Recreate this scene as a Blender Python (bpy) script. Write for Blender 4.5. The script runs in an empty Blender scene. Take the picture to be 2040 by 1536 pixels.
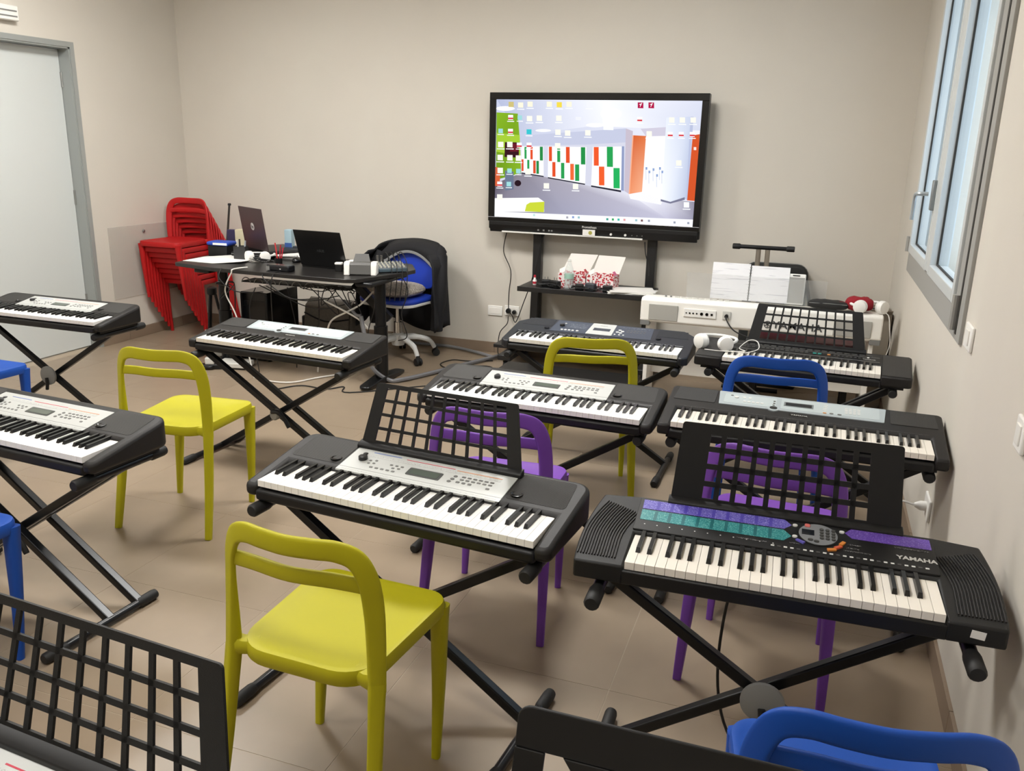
import bpy, bmesh, math, random
from mathutils import Vector, Matrix

random.seed(7)
scene = bpy.context.scene
C = scene.collection
PI = math.pi
sin, cos = math.sin, math.cos

# ---------------------------------------------------------------- camera
cam_d = bpy.data.cameras.new('camera'); cam = bpy.data.objects.new('camera', cam_d); C.objects.link(cam)
cam_d.sensor_width = 36.0; cam_d.sensor_fit = 'HORIZONTAL'; cam_d.lens = 1698.7 / 2040 * 36
cam_d.clip_start = 0.05; cam_d.clip_end = 100
YAW, PITCH, ROLL = 0.33215, 0.27719, -0.02393
fw = Vector((-sin(YAW)*cos(PITCH), cos(YAW)*cos(PITCH), -sin(PITCH)))
rt = Vector((cos(YAW), sin(YAW), 0)); dn = fw.cross(rt)
r2 = cos(ROLL)*rt + sin(ROLL)*dn; d2 = -sin(ROLL)*rt + cos(ROLL)*dn
m = Matrix((r2, -d2, -fw)).transposed().to_4x4(); m.translation = (0, 0, 1.55)
cam.matrix_world = m
scene.camera = cam

# ---------------------------------------------------------------- world, exposure
w = bpy.data.worlds.new('world'); scene.world = w; w.use_nodes = True
bg = w.node_tree.nodes['Background']; bg.inputs[0].default_value = (0.70, 0.85, 1.0, 1); bg.inputs[1].default_value = 3.0
scene.view_settings.view_transform = 'Standard'; scene.view_settings.look = 'None'
scene.view_settings.gamma = 1.0; scene.view_settings.use_curve_mapping = False
scene.view_settings.exposure = 0.0
LAMP = 56.0         # radiance of the ceiling light diffusers

# ---------------------------------------------------------------- materials
def lin(c):
    return tuple((x/12.92 if x <= 0.04045 else ((x+0.055)/1.055)**2.4) for x in c)
def rgb(h):
    return lin(tuple(int(h[i:i+2], 16)/255 for i in (0, 2, 4)))
MATS = {}
def mat(name, hexc, rough=0.5, metal=0.0, spec=0.5, noise=0.0, nscale=20, bump=0.0, bscale=200, emit=None, trans=0.0, coat=0.0):
    if name in MATS: return MATS[name]
    mt = bpy.data.materials.new(name); mt.use_nodes = True; MATS[name] = mt
    nt = mt.node_tree; b = nt.nodes['Principled BSDF']; col = rgb(hexc)
    b.inputs['Base Color'].default_value = (*col, 1); b.inputs['Roughness'].default_value = rough
    b.inputs['Metallic'].default_value = metal; b.inputs['Specular IOR Level'].default_value = spec
    b.inputs['Coat Weight'].default_value = coat
    if noise:
        tc = nt.nodes.new('ShaderNodeTexCoord'); n = nt.nodes.new('ShaderNodeTexNoise'); n.inputs['Scale'].default_value = nscale
        n.inputs['Detail'].default_value = 4
        r = nt.nodes.new('ShaderNodeValToRGB')
        r.color_ramp.elements[0].position = 0.3; r.color_ramp.elements[1].position = 0.7
        r.color_ramp.elements[0].color = (*[max(0, c*(1-noise)) for c in col], 1)
        r.color_ramp.elements[1].color = (*[min(1, c*(1+noise)) for c in col], 1)
        nt.links.new(tc.outputs['Object'], n.inputs['Vector']); nt.links.new(n.outputs['Fac'], r.inputs['Fac'])
        nt.links.new(r.outputs['Color'], b.inputs['Base Color'])
    if bump:
        tc = nt.nodes.new('ShaderNodeTexCoord'); n = nt.nodes.new('ShaderNodeTexNoise'); n.inputs['Scale'].default_value = bscale
        bp = nt.nodes.new('ShaderNodeBump'); bp.inputs['Strength'].default_value = bump; bp.inputs['Distance'].default_value = 0.002
        nt.links.new(tc.outputs['Object'], n.inputs['Vector']); nt.links.new(n.outputs['Fac'], bp.inputs['Height'])
        nt.links.new(bp.outputs['Normal'], b.inputs['Normal'])
    if emit:
        b.inputs['Emission Color'].default_value = (*col, 1); b.inputs['Emission Strength'].default_value = emit
    return mt
def glassy(name, hexc, alpha=0.12, rough=0.02):
    """thin clear sheet: mostly see-through with a glossy, lightly tinted face"""
    if name in MATS: return MATS[name]
    mt = bpy.data.materials.new(name); mt.use_nodes = True; MATS[name] = mt
    nt = mt.node_tree; b = nt.nodes['Principled BSDF']
    b.inputs['Base Color'].default_value = (*rgb(hexc), 1); b.inputs['Roughness'].default_value = rough
    b.inputs['Alpha'].default_value = alpha
    return mt
def dotted(name, hexc, scale, rough=0.5):
    """fine perforated grille relief"""
    if name in MATS: return MATS[name]
    mt = mat(name, hexc, rough); nt = mt.node_tree; b = nt.nodes['Principled BSDF']
    tc = nt.nodes.new('ShaderNodeTexCoord'); v = nt.nodes.new('ShaderNodeTexVoronoi'); v.inputs['Scale'].default_value = scale
    v.inputs['Randomness'].default_value = 0.0; v.voronoi_dimensions = '2D'
    bp = nt.nodes.new('ShaderNodeBump'); bp.inputs['Strength'].default_value = 0.7; bp.inputs['Distance'].default_value = 0.002
    r = nt.nodes.new('ShaderNodeValToRGB'); col = rgb(hexc)
    r.color_ramp.elements[0].position = 0.25; r.color_ramp.elements[1].position = 0.4
    r.color_ramp.elements[0].color = (*[c*0.6 for c in col], 1); r.color_ramp.elements[1].color = (*col, 1)
    nt.links.new(tc.outputs['Object'], v.inputs['Vector']); nt.links.new(v.outputs['Distance'], bp.inputs['Height'])
    nt.links.new(v.outputs['Distance'], r.inputs['Fac']); nt.links.new(r.outputs['Color'], b.inputs['Base Color'])
    nt.links.new(bp.outputs['Normal'], b.inputs['Normal'])
    return mt
def spotted(name, base, spot, scale, rough=0.6, lo=0.30, hi=0.36):
    """printed paper: repeated coloured motifs on a pale ground"""
    if name in MATS: return MATS[name]
    mt = mat(name, base, rough); nt = mt.node_tree; b = nt.nodes['Principled BSDF']
    tc = nt.nodes.new('ShaderNodeTexCoord'); v = nt.nodes.new('ShaderNodeTexVoronoi'); v.inputs['Scale'].default_value = scale
    v.inputs['Randomness'].default_value = 0.8
    r = nt.nodes.new('ShaderNodeValToRGB'); r.color_ramp.elements[0].position = lo; r.color_ramp.elements[1].position = hi
    r.color_ramp.elements[0].color = (*rgb(spot), 1); r.color_ramp.elements[1].color = (*rgb(base), 1)
    nt.links.new(tc.outputs['Object'], v.inputs['Vector']); nt.links.new(v.outputs['Distance'], r.inputs['Fac'])
    nt.links.new(r.outputs['Color'], b.inputs['Base Color'])
    return mt
def printed(name, base, ink, sx, sy, rough=0.6, lo=0.52):
    """fine rows of small print on a ground colour (stretched noise)"""
    if name in MATS: return MATS[name]
    mt = mat(name, base, rough); nt = mt.node_tree; b = nt.nodes['Principled BSDF']
    tc = nt.nodes.new('ShaderNodeTexCoord'); mp = nt.nodes.new('ShaderNodeMapping'); mp.inputs['Scale'].default_value = (sx, sy, sy)
    n = nt.nodes.new('ShaderNodeTexNoise'); n.inputs['Scale'].default_value = 1.0; n.inputs['Detail'].default_value = 3
    r = nt.nodes.new('ShaderNodeValToRGB'); r.color_ramp.elements[0].position = lo; r.color_ramp.elements[1].position = lo+0.06
    r.color_ramp.elements[0].color = (*rgb(base), 1); r.color_ramp.elements[1].color = (*rgb(ink), 1)
    nt.links.new(tc.outputs['Object'], mp.inputs['Vector']); nt.links.new(mp.outputs['Vector'], n.inputs['Vector'])
    nt.links.new(n.outputs['Fac'], r.inputs['Fac']); nt.links.new(r.outputs['Color'], b.inputs['Base Color'])
    return mt
def emis(name, hexc, k=1.0):
    if name in MATS: return MATS[name]
    mt = bpy.data.materials.new(name); mt.use_nodes = True; MATS[name] = mt
    nt = mt.node_tree; nt.nodes.clear(); e = nt.nodes.new('ShaderNodeEmission'); o = nt.nodes.new('ShaderNodeOutputMaterial')
    e.inputs[0].default_value = (*rgb(hexc), 1); e.inputs[1].default_value = k; nt.links.new(e.outputs[0], o.inputs[0])
    return mt

WALL = mat('wall_paint', 'D2CCC1', 0.75, noise=0.012, nscale=3, bump=0.05, bscale=300)
CEIL = mat('ceiling_paint', 'E6E2DA', 0.8)
TILE = mat('floor_tile', '94836F', 0.36, noise=0.05, nscale=6)
GROUT = mat('grout', 'AB9C88', 0.8)
SKIRT = mat('baseboard_tile', '8A7866', 0.45, noise=0.05, nscale=6)
BLK = mat('black_plastic', '111112', 0.45, spec=0.4)
BLKR = mat('black_textured_plastic', '141414', 0.5, spec=0.4, bump=0.25, bscale=900)
CHAR = mat('charcoal_plastic', '1E1C1B', 0.5, spec=0.35, bump=0.15, bscale=900)
GLOSS = mat('black_gloss', '0B0B0C', 0.18)
STEEL = mat('black_enamelled_steel', '141517', 0.3, metal=0.3)
RUB = mat('black_rubber', '151515', 0.6)
CHROME = mat('chrome', 'C8C8C8', 0.18, metal=1.0)
GREYP = mat('grey_plastic', '7C7C7A', 0.4)
SILV = mat('silver_panel', 'C4C6C3', 0.4, metal=0.2)
SILVB = mat('pale_blue_silver_panel', 'B2BCC0', 0.38, metal=0.25)
SLATE = mat('slate_blue_panel', '3C4350', 0.42)
LCD = mat('lcd_glass', '59625A', 0.15)
LCDD = mat('lcd_dark', '20242A', 0.15)
WKEY = mat('white_key', 'F2F0EC', 0.3)
WKEYC = mat('cream_white_key', 'EFE9DE', 0.3)
BKEY = mat('black_key', '141414', 0.28)
BTN = mat('grey_button', '6C6C69', 0.5)
BTNL = mat('pale_button', 'DADBD8', 0.45)
WHT = mat('white_plastic', 'EDEBE6', 0.4)
WHTG = mat('white_lacquer', 'ECE9E2', 0.3)
PAPER = mat('paper', 'E9E7E2', 0.7)
GREYM = mat('grey_aluminium', '8F908D', 0.4, metal=0.5)
CABLE = mat('black_cable', '141414', 0.5)
CABW = mat('white_cable', 'DEDBD4', 0.5)
HOSE = mat('grey_hose', '77777A', 0.5)

# ---------------------------------------------------------------- mesh helpers
class MB:
    def __init__(s): s.v = []; s.f = []; s.m = []
    def add(s, vs, fs, mi=0):
        o = len(s.v); s.v += [tuple(p) for p in vs]
        for f in fs: s.f.append([i+o for i in f]); s.m.append(mi)
        return s
    def box(s, x0, x1, y0, y1, z0, z1, mi=0):
        vs = [(x, y, z) for z in (z0, z1) for y in (y0, y1) for x in (x0, x1)]
        return s.add(vs, [(0,2,3,1),(4,5,7,6),(0,1,5,4),(2,6,7,3),(0,4,6,2),(1,3,7,5)], mi)
    def obox(s, c, sx, sy, sz, rz=0, rx=0, ry=0, mi=0):
        R = Matrix.Rotation(rz, 3, 'Z') @ Matrix.Rotation(ry, 3, 'Y') @ Matrix.Rotation(rx, 3, 'X'); c = Vector(c)
        vs = [c + R @ Vector((x*sx/2, y*sy/2, z*sz/2)) for z in (-1, 1) for y in (-1, 1) for x in (-1, 1)]
        return s.add(vs, [(0,2,3,1),(4,5,7,6),(0,1,5,4),(2,6,7,3),(0,4,6,2),(1,3,7,5)], mi)
    def prism(s, out, z0, z1, mi=0):
        n = len(out); g = (lambda h: h if callable(h) else (lambda x, y: h)); a, b = g(z0), g(z1)
        vs = [(x, y, a(x, y)) for x, y in out] + [(x, y, b(x, y)) for x, y in out]
        fs = [tuple(range(n-1, -1, -1)), tuple(range(n, 2*n))] + [(i, (i+1) % n, n+(i+1) % n, n+i) for i in range(n)]
        return s.add(vs, fs, mi)
    def xprism(s, prof, x0, x1, mi=0):
        """profile in (y, z), counter-clockwise seen from +x, extruded along x"""
        n = len(prof)
        vs = [(x0, y, z) for y, z in prof] + [(x1, y, z) for y, z in prof]
        fs = [tuple(range(n-1, -1, -1)), tuple(range(n, 2*n))] + [(i, (i+1) % n, n+(i+1) % n, n+i) for i in range(n)]
        return s.add(vs, fs, mi)
    def tube(s, path, r, n=8, mi=0, caps=True):
        P = [Vector(p) for p in path]; k = len(P); rr = r if isinstance(r, (list, tuple)) else [r]*k
        vs = []; up = None
        for i in range(k):
            t = (P[min(i+1, k-1)] - P[max(i-1, 0)]).normalized()
            if up is None:
                up = Vector((0, 0, 1)) if abs(t.z) < 0.9 else Vector((1, 0, 0))
            a = t.cross(up)
            if a.length < 1e-5: a = t.orthogonal()
            a.normalize(); b = a.cross(t).normalized(); up = b
            for j in range(n):
                q = 2*PI*j/n; vs.append(P[i] + a*cos(q)*rr[i] + b*sin(q)*rr[i])
        fs = [(i*n+j, i*n+(j+1) % n, (i+1)*n+(j+1) % n, (i+1)*n+j) for i in range(k-1) for j in range(n)]
        if caps: fs += [tuple(range(n-1, -1, -1)), tuple(range((k-1)*n, k*n))]
        return s.add(vs, fs, mi)
    def cyl(s, a, b, r, n=16, mi=0, r2=None):
        return s.tube([a, b], [r, r if r2 is None else r2], n, mi)
    def sweep(s, path, wt, nrm, n=12, e=3.2, mi=0):
        """superellipse section: w across (in the plane of the path), t along nrm"""
        P = [Vector(p) for p in path]; k = len(P); vs = []
        for i in range(k):
            t = (P[min(i+1, k-1)] - P[max(i-1, 0)]).normalized()
            N0 = Vector(nrm[i]) if isinstance(nrm, list) else Vector(nrm)
            nn = (N0 - t*N0.dot(t)).normalized(); a = t.cross(nn).normalized(); w_, t_ = wt[i]
            for j in range(n):
                q = 2*PI*j/n; cc, ss = cos(q), sin(q)
                x = math.copysign(abs(cc)**(2/e), cc)*w_/2; y = math.copysign(abs(ss)**(2/e), ss)*t_/2
                vs.append(P[i] + a*x + nn*y)
        fs = [(i*n+j, i*n+(j+1) % n, (i+1)*n+(j+1) % n, (i+1)*n+j) for i in range(k-1) for j in range(n)]
        fs += [tuple(range(n-1, -1, -1)), tuple(range((k-1)*n, k*n))]
        return s.add(vs, fs, mi)
    def lathe(s, prof, c=(0, 0, 0), axis='z', n=20, mi=0):
        c = Vector(c); vs = []; k = len(prof)
        for r, h in prof:
            for j in range(n):
                q = 2*PI*j/n; p = (r*cos(q), r*sin(q), h)
                if axis == 'y': p = (p[0], p[2], -p[1])
                if axis == 'x': p = (p[2], p[0], p[1])
                vs.append(c + Vector(p))
        fs = [(i*n+j, i*n+(j+1) % n, (i+1)*n+(j+1) % n, (i+1)*n+j) for i in range(k-1) for j in range(n)]
        fs += [tuple(range(n-1, -1, -1)), tuple(range((k-1)*n, k*n))]
        return s.add(vs, fs, mi)
    def ball(s, c, rx, ry, rz, n=12, k=8, mi=0):
        vs = []; c = Vector(c)
        for i in range(1, k):
            a = PI*i/k
            for j in range(n):
                q = 2*PI*j/n; vs.append(c + Vector((rx*sin(a)*cos(q), ry*sin(a)*sin(q), rz*cos(a))))
        vs += [c + Vector((0, 0, rz)), c - Vector((0, 0, rz))]; t, b_ = len(vs)-2, len(vs)-1
        fs = [(i*n+j, (i+1)*n+j, (i+1)*n+(j+1) % n, i*n+(j+1) % n) for i in range(k-2) for j in range(n)]
        fs += [(t, j, (j+1) % n) for j in range(n)] + [(b_, (k-2)*n+(j+1) % n, (k-2)*n+j) for j in range(n)]
        return s.add(vs, fs, mi)
    def mesh(s, name, mats, smooth=35):
        me = bpy.data.meshes.new(name); me.from_pydata([tuple(p) for p in s.v], [], s.f)
        for mt in (mats if isinstance(mats, (list, tuple)) else [mats]): me.materials.append(mt)
        me.polygons.foreach_set('material_index', s.m)
        bm = bmesh.new(); bm.from_mesh(me); bmesh.ops.recalc_face_normals(bm, faces=bm.faces); bm.to_mesh(me); bm.free()
        if smooth:
            me.polygons.foreach_set('use_smooth', [True]*len(me.polygons)); me.set_sharp_from_angle(angle=math.radians(smooth))
        me.update(); return me
def inst(name, me, parent=None, loc=(0, 0, 0), rot=(0, 0, 0), bevel=0, seg=2):
    o = bpy.data.objects.new(name, me); C.objects.link(o); o.location = loc; o.rotation_euler = rot
    if parent: o.parent = parent
    if bevel:
        b = o.modifiers.new('bevel', 'BEVEL'); b.width = bevel; b.segments = seg; b.limit_method = 'ANGLE'; b.angle_limit = math.radians(40)
        b.harden_normals = False
    return o
def obj(name, mb, mats, parent=None, smooth=35, bevel=0, loc=(0, 0, 0), rot=(0, 0, 0), seg=2):
    return inst(name, mb.mesh(name, mats, smooth), parent, loc, rot, bevel, seg)
def tag(o, label, cat, group=None):
    o['label'] = label; o['category'] = cat
    if group: o['group'] = group
    return o
def thing(name, label, cat, loc=(0, 0, 0), rz=0, group=None, rot=None):
    o = bpy.data.objects.new(name, None); C.objects.link(o); o.location = loc
    o.rotation_euler = rot if rot else (0, 0, rz); o.empty_display_size = 0.05
    return tag(o, label, cat, group)
def struct(o):
    o['kind'] = 'structure'; return o
def rpoly(pts, rad, seg=5):
    """polygon (counter-clockwise) with rounded corners"""
    out = []; n = len(pts)
    for i in range(n):
        p = Vector(pts[i]).to_2d(); a = Vector(pts[i-1]).to_2d(); b = Vector(pts[(i+1) % n]).to_2d(); r = rad[i] if isinstance(rad, (list, tuple)) else rad
        if r <= 0: out.append((p.x, p.y)); continue
        u = (a-p).normalized(); v = (b-p).normalized(); h = u.angle(v)/2; d = min(r/math.tan(h), (a-p).length*0.49, (b-p).length*0.49)
        rr = d*math.tan(h); c = p + (u+v).normalized()*(rr/sin(h)); s0 = p+u*d-c; s1 = p+v*d-c
        a0 = math.atan2(s0.y, s0.x); da = math.atan2(s1.y, s1.x)-a0
        while da > PI: da -= 2*PI
        while da < -PI: da += 2*PI
        for k in range(seg+1):
            q = a0+da*k/seg; out.append((c.x+rr*cos(q), c.y+rr*sin(q)))
    return out
def spline(pts, sub=6):
    """Catmull-Rom through the points"""
    P = [Vector(p) for p in pts]; out = []
    for i in range(len(P)-1):
        p0 = P[max(i-1, 0)]; p1 = P[i]; p2 = P[i+1]; p3 = P[min(i+2, len(P)-1)]
        for k in range(sub):
            t = k/sub
            out.append(0.5*((2*p1)+(-p0+p2)*t+(2*p0-5*p1+4*p2-p3)*t*t+(-p0+3*p1-3*p2+p3)*t**3))
    out.append(P[-1]); return out
def lerp(a, b, t): return a+(b-a)*t
def text_mesh(body, size, mt, bold=0.0, extrude=0.0004, align='CENTER', sx=1.0):
    cu = bpy.data.curves.new('text', 'FONT'); cu.body = body; cu.size = size; cu.align_x = align; cu.align_y = 'CENTER'; cu.extrude = extrude; cu.offset = bold
    cu.resolution_u = 3
    o = bpy.data.objects.new('text', cu); C.objects.link(o)
    dg = bpy.context.evaluated_depsgraph_get(); me = bpy.data.meshes.new_from_object(o.evaluated_get(dg))
    bpy.data.objects.remove(o); bpy.data.curves.remove(cu)
    me.materials.clear(); me.materials.append(mt)
    if sx != 1.0: me.transform(Matrix.Diagonal((sx, 1, 1, 1)))
    return me

# ---------------------------------------------------------------- room shell
XL, XR, YB, YF, ZC = -4.96, 0.508, 5.98, -2.4, 2.95
fl = struct(obj('floor', MB().box(XL-0.3, XR+0.3, YF-0.2, YB+0.2, -0.06, -0.0008), GROUT, smooth=0))
tile_me = {}
def tile(x0, x1, y0, y1):
    key = (round(x1-x0, 3), round(y1-y0, 3))
    if key not in tile_me:
        tile_me[key] = MB().box(-key[0]/2, key[0]/2, -key[1]/2, key[1]/2, -0.012, 0.0).mesh('tile', TILE, 0)
    inst('tile', tile_me[key], fl, ((x0+x1)/2, (y0+y1)/2, 0))
G = 0.0016
x = -0.42-0.6*8
while x < XR:
    y = 2.16-0.6*8
    while y < YB:
        a, b, c, d = max(x+G, XL), min(x+0.6-G, XR), max(y+G, YF), min(y+0.6-G, YB)
        if b-a > 0.02 and d-c > 0.02: tile(a, b, c, d)
        y += 0.6
    x += 0.6
struct(obj('wall_back', MB().box(XL-0.3, XR+0.3, YB, YB+0.2, 0, ZC), WALL, smooth=0))
struct(obj('wall_front', MB().box(XL-0.3, XR+0.3, YF-0.2, YF, 0, ZC), WALL, smooth=0))
DY0, DY1, DH = 3.62, 4.90, 2.12       # door opening in the left wall
wl = MB().box(XL-0.3, XL, YF, DY0, 0, ZC).box(XL-0.3, XL, DY1, YB, 0, ZC).box(XL-0.3, XL, DY0, DY1, DH, ZC)
struct(obj('wall_left', wl, WALL, smooth=0))
WY0, WY1, WZ0, WZ1 = 3.12, 5.085, 0.935, 2.42
wr = MB().box(XR, XR+0.28, YF, WY0, 0, ZC).box(XR, XR+0.28, WY1, YB, 0, ZC).box(XR, XR+0.28, WY0, WY1, 0, WZ0).box(XR, XR+0.28, WY0, WY1, WZ1, ZC)
struct(obj('wall_right', wr, WALL, smooth=0))
struct(obj('ceiling', MB().box(XL-0.3, XR+0.3, YF-0.2, YB+0.2, ZC, ZC+0.1), CEIL, smooth=0))
# tiled baseboards, one object with its tiles for every wall
def baseboard(name, a, b, nx, ny, first):
    o = bpy.data.objects.new(name, None); C.objects.link(o); struct(o)
    a, b = Vector(a), Vector(b); L = (b-a).length; d = (b-a)/L; t = 0.0; k = first
    while t < L-0.01:
        e = min(t+k, L); p0 = a+d*(t+0.0012); p1 = a+d*(e-0.0012)
        x0, x1 = sorted((p0.x, p1.x+nx*0.011)) if abs(d.x) < 0.5 else sorted((p0.x, p1.x))
        y0, y1 = sorted((p0.y, p1.y+ny*0.011)) if abs(d.y) < 0.5 else sorted((p0.y, p1.y))
        obj('tile', MB().box(x0, x1, y0, y1, 0.0, 0.08), SKIRT, o, smooth=0, bevel=0.0015)
        t = e; k = 0.6
    return o
baseboard('baseboard_back', (XL, YB, 0), (XR, YB, 0), 0, -1, 0.35)
baseboard('baseboard_left', (XL, DY1+0.001, 0), (XL, YB, 0), 1, 0, 0.27)
baseboard('baseboard_right', (XR, YF, 0), (XR, YB, 0), -1, 0, 0.5)
baseboard('baseboard_entry', (XL, YF, 0), (XL, DY0, 0), 1, 0, 0.5)

# door in the left wall: pale leaf set back in a grey metal lining
dr = bpy.data.objects.new('door_1', None); C.objects.link(dr); struct(dr); dr.location = (XL-0.09, (DY0+DY1)/2, 0)
hw = (DY1-DY0)/2
lm = MB().box(-0.12, 0.092, hw-0.02, hw, 0, DH).box(-0.12, 0.092, -hw, -hw+0.02, 0, DH).box(-0.12, 0.092, -hw, hw, DH-0.02, DH)
lm.box(0.090, 0.098, hw-0.01, hw+0.025, 0, DH+0.025).box(0.090, 0.098, -hw-0.025, -hw+0.01, 0, DH+0.025).box(0.090, 0.098, -hw+0.01, hw-0.01, DH-0.01, DH+0.025)
obj('door_frame', lm, mat('door_lining', 'A3A7A5', 0.35, metal=0.3), dr, smooth=0)
obj('door_leaf', MB().box(-0.045, 0.0, -hw+0.022, hw-0.022, 0.008, DH-0.022), mat('door_leaf', 'CED2D0', 0.35), dr, smooth=0, bevel=0.002)
obj('handle', MB().tube(spline([(0.0, -hw+0.09, 1.02), (0.05, -hw+0.09, 1.02), (0.055, -hw+0.12, 1.02), (0.055, -hw+0.21, 1.02)], 4), 0.009, 8), GREYM, dr)
for hz in (0.35, 1.1, 1.9):
    h = MB().cyl((0.006, hw-0.021, hz-0.05), (0.006, hw-0.021, hz+0.05), 0.008, 10)
    obj('hinge', h, GREYM, dr)

# window in the right wall: grey frame, two casements with clear panes
ALU = mat('window_frame_grey', '9C9B96', 0.45); SASH = mat('window_sash_pale', 'C4C8C8', 0.35)
wn = bpy.data.objects.new('window_1', None); C.objects.link(wn); struct(wn); wn.location = (XR, WY0, WZ0)
WW, WH = WY1-WY0, WZ1-WZ0
fr = MB().box(-0.012, 0.09, 0, 0.20, 0, WH).box(-0.012, 0.09, WW-0.05, WW, 0, WH).box(-0.012, 0.09, 0.2, WW-0.05, 0, 0.115).box(-0.012, 0.09, 0.2, WW-0.05, WH-0.09, WH)
obj('window_frame', fr, ALU, wn, smooth=0, bevel=0.002)
obj('seal', MB().box(-0.014, 0.0, 0.075, 0.10, 0.02, WH-0.02), mat('window_gasket', '2B2823', 0.7), wn, smooth=0)
for (a, b) in ((0.2, 1.005), (1.095, WW-0.055)):
    sh = MB().box(-0.022, 0.05, a, a+0.045, 0.105, WH-0.08).box(-0.022, 0.05, b-0.055, b, 0.105, WH-0.08)
    sh.box(-0.022, 0.05, a+0.045, b-0.055, 0.105, 0.15).box(-0.022, 0.05, a+0.045, b-0.055, WH-0.125, WH-0.08)
    so = obj('casement', sh, SASH, wn, smooth=0, bevel=0.003)
    obj('pane', MB().box(0.012, 0.018, a+0.043, b-0.053, 0.148, WH-0.123), glassy('window_glass', 'D6E4EA', 0.10), so, smooth=0)
    obj('gasket', MB().box(0.004, 0.012, a+0.045, a+0.051, 0.15, WH-0.125).box(0.004, 0.012, b-0.061, b-0.055, 0.15, WH-0.125).box(0.004, 0.012, a+0.045, b-0.055, 0.15, 0.156), mat('window_gasket', '2B2823', 0.7), so, smooth=0)
obj('mullion', MB().box(-0.02, 0.06, 1.003, 1.097, 0.11, WH-0.085), SASH, wn, smooth=0, bevel=0.003)
hd = obj('handle', MB().box(-0.038, -0.020, 1.105, 1.15, 0.37, 0.50), mat('handle_grey', '8D9396', 0.35, metal=0.5), wn, bevel=0.004)
obj('lever', MB().tube(spline([(-0.05, 1.128, 0.44), (-0.085, 1.13, 0.44), (-0.095, 1.17, 0.435), (-0.095, 1.2, 0.40), (-0.095, 1.21, 0.32)], 5), 0.009, 8), mat('handle_pale', 'B4BBBF', 0.35, metal=0.4), hd)
for hz in (0.02, 1.2): obj('hinge', MB().cyl((-0.022, 0.115, hz+0.01), (-0.022, 0.115, hz+0.13), 0.013, 10), ALU, wn)
obj('hinge', MB().cyl((-0.02, WW+0.005, 0.10), (-0.02, WW+0.005, 0.18), 0.012, 10), ALU, wn)
# pale render of the yard wall outside the window
struct(obj('wall_outside', MB().box(3.4, 3.6, -1, 10, 0, 6), mat('outside_render', 'C9D3D8', 0.8), smooth=0))

# ceiling lights (out of the frame): the lamps the room is lit by
def ceiling_light(x, y, k, where):
    t = thing('ceiling_light', 'square white recessed ceiling light panel '+where, 'ceiling light', (x, y, ZC), 0, 'ceiling light panels')
    obj('frame', MB().box(-0.31, 0.31, -0.31, -0.295, -0.02, 0).box(-0.31, 0.31, 0.295, 0.31, -0.02, 0).box(-0.31, -0.295, -0.295, 0.295, -0.02, 0).box(0.295, 0.31, -0.295, 0.295, -0.02, 0), WHT, t, smooth=0)
    obj('diffuser', MB().box(-0.295, 0.295, -0.295, 0.295, -0.012, -0.004), emis('lamp_light_%.1f' % k, 'FFFDF9', LAMP*k), t, smooth=0)
for (x, y, k, wd) in ((-3.5, 3.8, 1.15, 'above the desk side'), (-1.3, 3.8, 1.15, 'above the screen side'), (-3.5, 0.9, 0.58, 'above the left row of keyboards'),
                      (-1.3, 0.9, 0.58, 'above the middle row of keyboards'), (-3.5, -1.6, 0.25, 'behind the left rows'), (-1.3, -1.6, 0.25, 'behind the middle rows')):
    ceiling_light(x, y, k, wd)

# fittings on the walls
t = thing('wall_outlet', 'white blank socket plate low on the back wall, left of the plugged one', 'wall outlet', (-2.21, YB, 0.325))
obj('plate', MB().box(-0.058, 0.058, -0.010, 0, -0.038, 0.038), WHT, t, bevel=0.004); obj('insert', MB().box(-0.045, 0.045, -0.013, -0.009, -0.024, 0.024), WHTG, t, bevel=0.002)
t = thing('wall_outlet', 'white socket plate low on the back wall with black plugs in it', 'wall outlet', (-2.075, YB, 0.335))
obj('plate', MB().box(-0.058, 0.058, -0.010, 0, -0.038, 0.038), WHT, t, bevel=0.004); obj('insert', MB().box(-0.045, 0.045, -0.013, -0.009, -0.024, 0.024), WHTG, t, bevel=0.002)
obj('plug', MB().lathe([(0.004, 0), (0.018, 0.002), (0.02, 0.02), (0.012, 0.035)], (-0.02, -0.046, 0.002), 'y', 14), BLK, t)
obj('plug', MB().lathe([(0.004, 0), (0.014, 0.002), (0.016, 0.02), (0.01, 0.03)], (0.025, -0.042, -0.005), 'y', 14), BLK, t)
t = thing('wall_switch', 'white switch plate on the right wall below the window corner', 'wall switch', (XR, 2.985, 0.99))
obj('plate', MB().box(-0.010, 0, -0.062, 0.062, -0.04, 0.04), WHT, t, bevel=0.004); obj('rocker', MB().box(-0.014, -0.009, -0.03, 0.03, -0.024, 0.024), WHTG, t, bevel=0.002)
t = thing('wall_switch', 'white plate on the right wall at the picture edge', 'wall switch', (XR, 2.15, 0.93))
obj('plate', MB().box(-0.010, 0, -0.04, 0.04, -0.04, 0.04), WHT, t, bevel=0.004); obj('rocker', MB().box(-0.014, -0.009, -0.02, 0.02, -0.024, 0.024), WHTG, t, bevel=0.002)
t = thing('wall_outlet', 'white socket low on the right wall with a white plug and cable', 'wall outlet', (XR, 3.22, 0.31))
obj('plate', MB().box(-0.010, 0, -0.06, 0.06, -0.04, 0.04), WHT, t, bevel=0.004); obj('plug', MB().lathe([(0.018, 0), (0.018, -0.02), (0.008, -0.04)], (-0.010, 0.0, 0.0), 'x', 12), WHT, t)
tag(obj('power_cable', MB().tube(spline([(XR-0.05, 3.22, 0.31), (0.40, 3.24, 0.31), (0.34, 3.26, 0.27), (0.32, 3.30, 0.16), (0.36, 3.36, 0.02), (0.42, 3.7, 0.006)], 6), 0.004, 6), CABW), 'white power cable drooping from the right wall socket', 'cable')
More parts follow.
